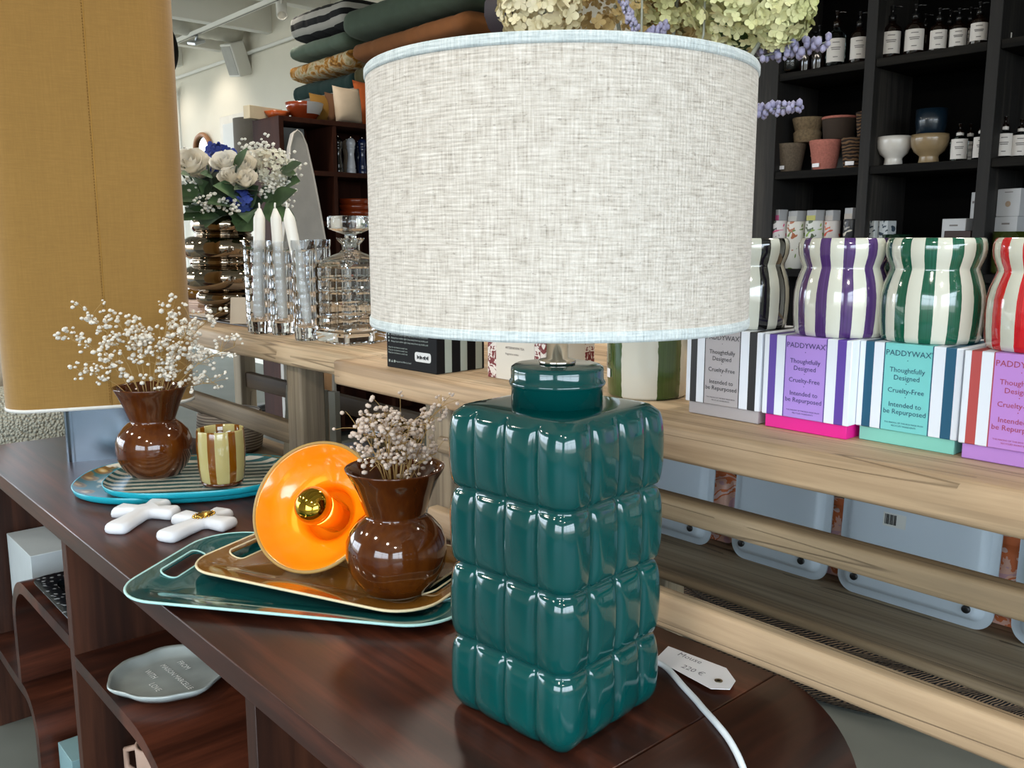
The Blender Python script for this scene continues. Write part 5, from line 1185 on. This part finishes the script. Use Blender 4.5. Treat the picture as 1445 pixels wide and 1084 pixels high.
p = PY(3.66, 1358, 340); o = thing('wooden_crate', 'small dark red brown crate in front of the carton with tan disc', 'crate', (p.x, 3.635, z3 + .0006)); m = MB(); m.box((-.05, -.03, 0), (.05, .03, PY(3.635, 1358, 326).z - z3), .003); m.obj('crate_body', plain('crate_brown', '#2a1712', .6), o)
# ================================================================ goods in and on the brown cabinet
def cabp(px, py, x=-4.93): return PX(x, px, py)
def onC(z): return min((1.93, 1.632, 1.337, 1.04), key=lambda q: abs(q - z))
# bowl, cushions on the top
M_terr = plain('terracotta_glaze', '#7a2f12', .2, coat=.5); M_wpatch = plain('white_dip', '#bfbfc0', .4)
q = cabp(432, 160); s = depth(q) / FPX
o = thing('bowl', 'terracotta bowl with a white dipped side on top of the brown cabinet', 'bowl', (-4.95, q.y, 1.9305)); r = 26.5 * s
m = MB(); m.lathe([(.5 * r, 0), (.55 * r, .005), (.78 * r, .34 * r), (.94 * r, .66 * r), (1.0 * r, .92 * r), (.97 * r, .93 * r), (.9 * r, .66 * r), (.5 * r, .12 * r), (.01, .1 * r)], 48); m.obj('bowl_body', M_terr, o)
m = MB(); N_ = 10; rows = []
for (rr_, zz) in ((.78, .34), (.94, .66), (1.0, .92)): rows.append([m.v((rr_ * r * 1.008 * math.cos(a), rr_ * r * 1.008 * math.sin(a), zz * r)) for a in [math.radians(-20 + 95 * i / N_) for i in range(N_ + 1)]])
for i in range(2):
    for k in range(N_): m.f([rows[i][k], rows[i][k + 1], rows[i + 1][k + 1], rows[i + 1][k]], None, True)
m.obj('white_patch', M_wpatch, o)
o = thing('small_dish', 'small crinkled orange dish left of the terracotta bowl', 'dish', (-5.02, cabp(402, 156).y, 1.9305)); m = MB(); m.lathe([(.04, 0), (.06, .02), (.075, .05), (.07, .05), (.05, .02), (.01, .01)], 40, fn=lambda a, r, z: r * (1 + .08 * math.sin(a * 6) * (z > .03))); m.obj('dish_body', plain('orange_clay', '#a04a1e', .3), o)
o = thing('cream_box', 'flat cream box behind the small orange dish', 'box', (-5.08, cabp(388, 155).y, 1.9305), .2); m = MB(); m.box((-.03, -.12, 0), (.03, .12, .075), .002); m.obj('carton', plain('cream_carton', '#c7b99c', .7), o)
def cushion(name, label, px0, px1, py, hpx, x, mt, tilt=-.15, grp='cushions standing on the cabinet'):
    a, b_ = PX(x, px0, py), PX(x, px1, py); w_ = abs(b_.y - a.y) / 2; s = depth(a) / FPX; h = hpx * s / 2
    o = thing(name, label, 'cushion', (x, (a.y + b_.y) / 2, 1.932), 0, grp); o.rotation_euler = (0, tilt, 0)
    m = MB(); n = 12; G_ = {}
    for sd in (1, -1):
        for i in range(n + 1):
            for j in range(n + 1):
                u, v = i / n * 2 - 1, j / n * 2 - 1; e_ = max(0, (1 - u * u) * (1 - v * v)) ** .45; pin = 1 - .07 * (1 - abs(u) ** 2) * abs(v) ** 3
                pin2 = 1 - .07 * (1 - abs(v) ** 2) * abs(u) ** 3
                if sd == -1 and (i in (0, n) or j in (0, n)): G_[(sd, i, j)] = G_[(1, i, j)]
                else: G_[(sd, i, j)] = m.v((sd * .055 * e_, u * w_ * pin2, h + v * h * pin))
        for i in range(n):
            for j in range(n):
                f = [G_[(sd, i, j)], G_[(sd, i + 1, j)], G_[(sd, i + 1, j + 1)], G_[(sd, i, j + 1)]]; m.f(f if sd == 1 else f[::-1], None, True)
    m.obj('cover', mt, o); return o
cushion('cushion', 'ochre cushion right behind the terracotta bowl', 440, 478, 166, 42, -4.98, plain('ochre_velvet', '#7d5a1c', .9))
cushion('cushion', 'brown cushion between the ochre and the cream ones', 462, 496, 169, 44, -4.94, plain('brown_velvet', '#5a3a20', .9))
cushion('cushion', 'cream linen cushion with grey back on top of the cabinet', 474, 512, 174, 52, -4.87, plain('cream_linen', '#b9a892', .9))
cushion('cushion', 'burnt orange cushion at the edge of the linen shade', 504, 560, 176, 66, -4.98, plain('rust_velvet', '#a8501c', .9))
# pepper mills
def mill(label, px, py, hpx, mt, x=-4.9):
    q = PX(x, px, py); s = depth(q) / FPX; H = hpx * s; o = thing('pepper_mill', label, 'pepper mill', (x, q.y, 1.6325), 0, 'pepper mills in the brown cabinet'); r = 6.6 * s
    m = MB(); m.lathe([(.95 * r, 0), (1.0 * r, .02 * H), (1.0 * r, .12 * H), (.86 * r, .15 * H), (.96 * r, .18 * H), (.9 * r, .24 * H), (.70 * r, .42 * H), (.66 * r, .52 * H), (.78 * r, .62 * H), (.92 * r, .68 * H), (.80 * r, .70 * H), (.92 * r, .73 * H), (1.0 * r, .80 * H), (.86 * r, .88 * H), (.5 * r, .92 * H), (.3 * r, .93 * H)], 28); b_ = m.obj('mill_body', mt, o)
    m = MB(); m.ball((0, 0, .95 * H), .25 * r, 2); m.obj('knob', M_chrome, o); return o
for lb, px, py, mt in (('glossy black pepper mill in the brown cabinet', 478, 242, plain('mill_black', '#0c0c0d', .15, coat=.5)), ('white pepper mill in the middle of the cabinet row', 496, 243, plain('mill_white', '#b9bec6', .25, coat=.5)), ('navy blue pepper mill at the right of the row', 512, 244, plain('mill_navy', '#101f45', .15, coat=.5))): mill(lb, px, py, 53, mt)
mill('pale wooden pepper mill in the second row behind the white one', 490, 241, 52, plain('mill_wood', '#9b8a74', .5), -5.03); mill('dark blue pepper mill in the second row at the right', 506, 242, 50, plain('mill_blue', '#13223f', .2), -5.03)
# terracotta bowls stacked, pink plates
for i in range(3):
    q = PX(-4.95, 498, 312); o = thing('bowl', ['terracotta bowl at the bottom of the cabinet stack', 'terracotta bowl in the middle of the cabinet stack', 'terracotta bowl on top of the cabinet stack'][i], 'bowl', (-4.95, q.y + .03, 1.3375 + i * .037), 0, 'stacked terracotta bowls'); m = MB(); m.lathe([(.07, 0), (.085, .004), (.115, .05), (.12, .07), (.117, .07), (.11, .05), (.075, .012), (.01, .01)], 40); m.obj('bowl_body', M_terr, o)
for i in range(4):
    q = PX(-4.95, 450, 312); o = thing('plate', ['dusty pink plate at the bottom of the cabinet plate stack', 'dusty pink plate second from the bottom of its stack', 'dusty pink plate second from the top of its stack', 'dusty pink plate on top of the cabinet plate stack'][i], 'plate', (-5.0, 2.75, 1.3375 + i * .022), 0, 'stacked dusty pink plates'); m = MB(); m.lathe([(.05, 0), (.07, .002), (.095, .02), (.093, .022), (.06, .008), (.01, .007)], 36); m.obj('plate_body', plain('dusty_pink_%d' % i, '#8f6157', .4), o)
o = thing('glass_vase', 'small clear glass vase with green stem in the cabinet', 'vase', (-5.02, PX(-5.02, 487, 275).y, 1.3375)); 
o.location.y = 2.93; m = MB(); m.lathe([(.001, 0), (.028, 0), (.030, .2), (.026, .2), (.024, .01)], 24); m.obj('vase_body', M_clr, o); m = MB(); m.tube([(0, 0, .02), (.005, 0, .15), (.012, .0, .24)], .003, 5); m.obj('stem', M_leaf, o)
# oar shaped pale board with hanging cloth in the tall bay
q0 = PX(-4.72, 420, 330)
o = thing('ironing_board', 'tall pale grey rounded board standing in front of the brown cabinet', 'board', (-4.70, PX(-4.70, 428, 300).y, .0)); o.rotation_euler = (0, -.03, 0)
yb = o.location.y; H = PX(-4.70, 425, 183).z; poly = [(-.17, 0), (.17, 0), (.165, H - .75), (.13, H - .5), (.09, H - .25), (.055, H - .08), (.025, H - .015), (0, H), (-.025, H - .02), (-.05, H - .1), (-.075, H - .3), (-.11, H - .55), (-.16, H - .8)]
m = MB(); m.M = Matrix.Rotation(PI / 2, 4, 'Z') @ Matrix.Rotation(PI / 2, 4, 'X'); m.prism(poly, -.02, .02); m.obj('cover', plain('grey_cotton', '#aeaaa4', .8), o)
m = MB(); m.tube([(.022, a, b_) for a, b_ in poly], .006, 6, closed=True); m.obj('piping', plain('pale_piping', '#c4bfb6', .8), o)
o = thing('picture_board', 'pale grey framed panel inside the left bay of the cabinet', 'panel', (-5.0, 2.70, 1.045)); m = MB(); m.box((-.02, -.11, 0), (0.0, .07, .2)); m.obj('panel', plain('panel_grey', '#8d9191', .7), o)
m = MB(); m.box((0, -.11, .2), (.0, .07, .2)); m.bm.free()
o.location = (-5.0, 2.70, 1.6325); o.children[0].data.transform(Matrix.Diagonal((1, 1, 1.3, 1)))

# ================================================================ quilts on the high wall shelf
qs = thing('wall_shelf', 'long white wall shelf carrying the folded quilts', 'shelf', (0, 0, 0)); m = MB(); m.box((-6.25, 3.36, 2.215), (-3.6, 3.999, 2.245), .003); m.obj('board', plain('shelf_grey', '#77776f', .7), qs)
def quilt(label, x0, x1, y0, z0, th, mt, lift=0.0, folds=1, seed=0, fold_mt=None):
    """a folded quilt: rounded roll-like edge facing the room, softly sagging, quilting seams across"""
    from mathutils import noise as NN
    o = thing('folded_quilt', label, 'quilt', (x0, y0, z0), 0, 'folded quilts on the wall shelf'); L = x1 - x0; m = MB(); n = 40; rings = []
    for i in range(n + 1):
        x = L * i / n; sag = .012 * NN.noise(Vector((x * 2.2, seed, 0))); seam = .006 * max(0, 1 - abs(((x / .14) % 1) - .5) * 5) if 0 else -.006 * max(0, 1 - abs(((x / .17) % 1) - .5) * 9)
        e_ = min(1, (min(i, n - i) + .35) / 2.2) ** .5; ring = []
        for k in range(22):
            a = 2 * PI * k / 22; cy, cz = math.cos(a), math.sin(a)
            yy = .24 + (.24 + seam) * (.7 + .3 * e_) * math.copysign(abs(cy) ** .45, cy); zz = th / 2 + (th / 2 + seam) * math.copysign(abs(cz) ** .7, cz) * e_
            ring.append((x, yy + .004 * NN.noise(Vector((x * 5, a, seed))), zz + sag + lift * x / L + .006 * NN.noise(Vector((x * 4, a * 2, seed + 5)))))
        rings.append(ring)
    m.loops(rings); m.obj('quilt_cover', mt, o); return o
M_qdg = plain('dark_teal_cotton', '#12302c', .95, bump=.2); M_qsage = plain('sage_cotton', '#5e6e60', .95, bump=.2); M_qsg = plain('deep_sage_cotton', '#4c5a4d', .95, bump=.2); M_qol = plain('olive_cotton', '#4a4220', .95, bump=.2); M_qbr = plain('copper_cotton', '#85532c', .95, bump=.2)
t = NT('amber_floral_cotton'); n1 = t.noise(t.coord(), 9, 3, .6, 1.5); t.col(t.ramp(n1, [(.36, '#7a4d18'), (.46, '#c0842f'), (.55, '#cfc0a0'), (.7, '#a8905c')])).set(rough=.95); M_qfl = t.m
t = NT('black_white_stripe'); sz3 = t.sep(t.coord())['Z']; n1 = t.noise(t.coord(), 3, 2); f = t.math('FRACT', t.math('ADD', t.math('MULTIPLY', sz3, 11.0), t.math('MULTIPLY', n1, .5))); t.col(t.mix(t.math('GREATER_THAN', f, .52), '#0b0c11', '#b5b2ad')).set(rough=.95); M_qbw = t.m
quilt('dark teal folded quilt at the bottom of the quilt stack', -6.36, -5.46, 3.42, 2.2455, .14, M_qdg, 0, seed=1)
quilt('amber floral quilt second from the bottom of the stack', -6.40, -5.50, 3.42, 2.412, .125, M_qfl, 0, seed=2)
quilt('sage green quilt under the black and white striped one', -6.38, -5.56, 3.42, 2.562, .115, M_qsage, .0, seed=3)
quilt('black and white striped quilt on top of the left stack', -6.36, -5.56, 3.42, 2.70, .20, M_qbw, 0, seed=4)
quilt('olive quilt at the bottom of the right hand stack', -5.40, -4.55, 3.36, 2.2455, .14, M_qol, .0, seed=5)
quilt('copper brown quilt in the middle of the right hand stack', -5.42, -4.15, 3.36, 2.412, .13, M_qbr, 0, seed=6)
qd = quilt('big sage green quilt with loose folded end on top of the right hand stack', -5.50, -4.12, 3.34, 2.568, .19, M_qsg, 0, seed=7)
m = MB(); m.tube([(1.385, .05, .14), (1.385, .2, .145), (1.385, .40, .14)], .010, 8); m.tube([(1.385, .05, .05), (1.385, .22, .06), (1.385, .4, .05)], .010, 8); m.obj('piping', plain('pale_edge', '#7d8474', .9), qd)

# ================================================================ far wall things
def wallrect(px0, py0, px1, py1, y): a, b_ = PY(y, px0, py0), PY(y, px1, py1); return a, b_
o = thing('wall_picture', 'white framed picture on the far wall in a warm pool of light', 'picture', (-8.45, 3.998, 2.0)); m = MB(); m.box((-.42, -.03, -.28), (.42, 0, .45), .004); m.box((-.36, -.034, -.22), (.36, -.03, .39)); m.obj('frame', plain('frame_white', '#d6cfc2', .5), o); m = MB(); m.box((-.34, -.036, -.20), (.34, -.034, .37)); m.obj('print', plain('pale_print', '#cfd0ce', .6, var=.02), o)
o = thing('wavy_mirror', 'small wavy wooden mirror on the far wall left of the picture', 'mirror', (-9.33, 3.99, 2.10)); pts = [(math.cos(a) * .19 * (1 + .10 * math.sin(3 * a + .6)), -.02, math.sin(a) * .24 * (1 + .08 * math.cos(2 * a))) for a in [2 * PI * i / 48 for i in range(48)]]
m = MB(); m.tube(pts, .026, 10, closed=True); m.obj('frame', plain('mirror_wood', '#9c6a42', .5), o); m = MB(); vs = [m.v((x, -.012, z)) for x, y, z in pts]; m.f(vs); m.obj('mirror_glass', plain('mirror_silver', '#c9ccc8', .03, 1.0, var=0), o)
o = thing('curtain_pole', 'dark upright pole against the far wall', 'pole', (-9.95, 3.93, 0)); m = MB(); m.tube([(0, 0, 0), (0, 0, 2.8)], .022, 10); m.ball((0, 0, 2.82), .045, 2); m.obj('pole', plain('dark_bronze', '#3a322c', .4, .6), o)
o = thing('wall_speaker', 'white wall speaker under the ceiling beams', 'speaker', (-8.28, 3.93, 2.93)); o.rotation_euler = (.35, .12, 0); m = MB(); m.box((-.12, -.10, -.15), (.12, .04, .15), .012); m.obj('cabinet', M_ceil, o); m = MB(); m.box((-.10, -.104, -.13), (.10, -.10, .13)); m.obj('grille', plain('speaker_grille', '#a8a69f', .7), o)
m = MB(); m.M = Matrix.Translation((-8.27, 0, 3.19)) @ Matrix.Rotation(-PI / 2, 4, 'X'); m.lathe([(.13, -4.9)] + [q for k in range(88) for q in ((.13, -4.88 + k * .1), (.123, -4.83 + k * .1))] + [(.13, 3.93)], 28)
o = tag(m.obj('ventilation_duct', plain('white_duct_foil', '#c9c6ba', .5)), 'round galvanised ventilation duct under the ceiling beams', 'duct')
o = thing('floodlight', 'small metal floodlight under the ventilation duct', 'light', (-8.12, 3.45, 2.985)); m = MB(); m.obox((0, 0, 0), (.18, .10, .03), (.4, .2, 0), .006); m.obj('housing', M_steel, o); m = MB(); m.tube([(0, 0, .01), (0, 0.02, .09)], .012, 8); m.obj('bracket', M_steel, o)
q = PY(2.6, 352, 200); o = thing('floor_lamp', 'grey drum shaded floor lamp left of the brown cabinet', 'lamp', (-5.95, 2.95, 0)); o.location = (PY(2.95, 362, 200).x, 2.95, 0); zt = PY(2.95, 356, 170).z; s = depth(Vector((o.location.x, 2.95, zt))) / FPX; r = 31 * s
m = MB(); m.lathe([(.14, 0), (.14, .02), (.02, .03), (.012, .04), (.012, zt - .05)], 24); m.obj('stand', M_dark, o); m = MB(); m.lathe([(r, zt - .62), (r, zt)], 48, caps=False); m.obj('lamp_shade', plain('taupe_linen', '#6f675c', .9), o)
o = thing('black_wall_disc', 'black round disc edge showing behind the ochre lamp shade', 'disc', tuple(PX(-6.5, 190, 68))); o.rotation_euler = (EYEP - o.location).to_track_quat('Z', 'Y').to_euler(); r = 58 * depth(o.location) / FPX; m = MB(); m.lathe([(.01, -.03), (.9 * r, -.03), (r, -.02), (r, .02), (.9 * r, .03), (.01, .03)], 56); m.obj('disc', M_dark, o)
dl = o.location.copy(); m = MB(); m.tube([(dl.x - .08, dl.y, 0), (dl.x - .08, dl.y, dl.z)], .015, 8); po = m.obj('stand', M_dark, o); po.matrix_parent_inverse = (Matrix.Translation(dl) @ o.rotation_euler.to_matrix().to_4x4()).inverted()

# ================================================================ pale armchair behind the console end
t = NT('boucle'); vo = t.n('TexVoronoi'); vo.inputs['Scale'].default_value = 120; t.l(t.coord(), vo.inputs['Vector']); t.col(t.ramp(vo.outputs['Distance'], [(.0, '#d2d0c0'), (.7, '#aeae9f')])).set(rough=.95); t.bump(vo.outputs['Distance'], 1.0, -.01); M_bou = t.m
ac = thing('armchair', 'cream boucle armchair behind the far end of the console', 'chair', (-3.25, .35, 0), 0)
m = MB(); m.box((-.45, -.5, .12), (.36, .5, .42), .06, 4); m.obj('seat', M_bou, ac)
m = MB(); m.box((.12, -.55, .10), (.40, .52, .78), .09, 5); m.obj('backrest', M_bou, ac)
for y in (-.55, .32):
    m = MB(); m.box((-.45, y, .10), (.30, y + .2, .60), .07, 4); m.obj('armrest', M_bou, ac)
for x in (-.38, .3):
    for y in (-.45, .42): m = MB(); m.lathe([(.02, 0), (.025, .12)], 12); lg = m.obj('leg', M_cab, ac); lg.location = (x, y, 0)
o = thing('cushion', 'fluffy cream cushion on the pale armchair', 'cushion', (-3.42, .55, .80)); m = MB(); m.ball((0, 0, .06), .2, 3, (.5, 1.0, .75)); m.obj('cover', plain('cream_fleece', '#c9c0b0', .95, var=.1, scale=60, bump=.6), o); o.location.z = .74
o = thing('red_armchair', 'dull red upholstered chair back far left behind the pale armchair', 'chair', (-4.6, .66, 0)); m = MB(); m.box((-.12, -.5, .35), (.12, .34, 1.05), .05, 3); m.obj('backrest', plain('dull_red_fabric', '#7a3a36', .9), o); m = MB(); m.box((-.6, -.5, .2), (.0, .34, .42), .05, 3); m.obj('seat', plain('dull_red_fabric_seat', '#7a3a36', .9), o)
for x in (-.55, .0):
    for y in (-.42, .26): m = MB(); m.lathe([(.018, 0), (.022, .22)], 10); lg = m.obj('leg', M_cab, o); lg.location = (x, y, 0)

# ================================================================ things on the console's lower shelves
p_, s_ = stand(244, 998, 152, .4675)
o = thing('ceramic_dish', 'wavy edged grey ceramic dish with embossed words on the console shelf', 'dish', tuple(p_)); R = 78 * s_ * 1.02
wavy = lambda a, r, z: r * (1 + (.035 * math.sin(3 * a + 1.2) + .022 * math.sin(7 * a + .5) + .012 * math.sin(11 * a)) * min(1, r / R))
t = NT('pale_celadon'); n1 = t.noise(t.coord(), 8, 3); t.col(t.ramp(n1, [(.35, '#8b9392'), (.65, '#a9b3b2')])).set(rough=.2, coat=.5); M_cel = t.m
m = MB(); m.lathe([(.01, 0), (.70 * R, 0), (.84 * R, .004), (.955 * R, .013), (1.0 * R, .019), (.99 * R, .0225), (.94 * R, .018), (.84 * R, .009), (.72 * R, .0075), (.01, .007)], 96, fn=wavy); m.obj('dish_body', M_cel, o)
m = MB(); R_ = Matrix.Translation((0, 0, .0078)) @ Matrix.Rotation(math.radians(-32), 4, 'Z')
e1 = (PZ(.475, 278, 980) - PZ(.475, 215, 928)); aw = math.atan2(e1.y, e1.x)
for s, (qx, qy), sz_ in (('FROM', (262, 939), .0145), ('MAISON MARCELLE', (252, 955), .0135), ('WITH', (216, 952), .0145), ('LOVE', (222, 970), .0145)):
    c_ = PZ(.475, qx, qy) - p_; text_at(m, s, sz_, Matrix.Translation((c_.x, c_.y, .0090)) @ Matrix.Rotation(aw, 4, 'Z') @ Matrix.Translation((0, -.008, 0)))
m.obj('embossed_words', plain('celadon_relief', '#eef2f1', .3), o)
MB().box((-1.676, CYF + .01, .175), (-1.16, CYB - .02, .20)).obj('shelf_board', M_walnut, console)
o = thing('mug', 'beige ceramic mug under the curved console shelf', 'mug', (-1.572, .525, .2005)); m = MB(); m.lathe([(.01, 0), (.034, 0), (.040, .01), (.043, .10), (.040, .102), (.037, .10), (.034, .012), (.01, .008)], 40); m.obj('mug_body', plain('beige_clay', '#a98d7c', .6), o); m = MB(); m.tube([(-.040 * .8, -.024, .085), (-.066, -.04, .07), (-.066, -.04, .035), (-.036, -.022, .02)], .006, 8); m.obj('handle', plain('beige_clay_handle', '#a98d7c', .6), o)
o = thing('white_box', 'tall white cardboard box left of the curved shelf inside the console', 'box', (-2.29, .60, .2445)); m = MB(); m.box((-.11, -.13, 0), (.11, .2, .262), .001, 1); bx_ = m.obj('carton', plain('white_cardboard', '#b3bcbf', .6), o); m = MB()
for k in range(3): m.box((-.02 + k * .03, -.02, .2622), (-.005 + k * .03, .14, .2626))
m.obj('printed_lines', plain('grey_print', '#8c9496', .7), bx_)
t = NT('dark_beaded'); vo = t.n('TexVoronoi'); vo.inputs['Scale'].default_value = 75; t.l(t.coord(), vo.inputs['Vector']); t.col(t.ramp(vo.outputs['Distance'], [(.18, '#8b9094'), (.34, '#10151a')])).set(rough=.3); M_bead = t.m
o = thing('serving_tray', 'black tray with white beaded rim on the left console shelf', 'tray', (-1.865, .60, .4975)); m = MB()
m.loops([[(x, y, z) for x, y in rrect(.148 - d, .17 - d, .03, 6)] for d, z in ((.03, 0), (.004, .010), (0, .014), (.001, .016), (.034, .011), (.036, .0105))], closed_top=False); m.obj('beaded_rim', M_bead, o)
m = MB(); m.loops([[(x, y, z) for x, y in rrect(.148 - d, .17 - d, .03, 6)] for d, z in ((.034, .011), (.042, .004), (.05, .0035))], closed_bot=False); m.obj('tray_base', plain('dark_tray_base', '#0f161b', .2), o)
o = thing('teal_box', 'small pale teal box on the floor shelf at the left of the console', 'box', (-1.94, .50, .0)); m = MB(); m.box((-.05, -.05, .0), (.05, .05, .14), .001); m.obj('carton', plain('pale_teal', '#7e9fa3', .5), o)
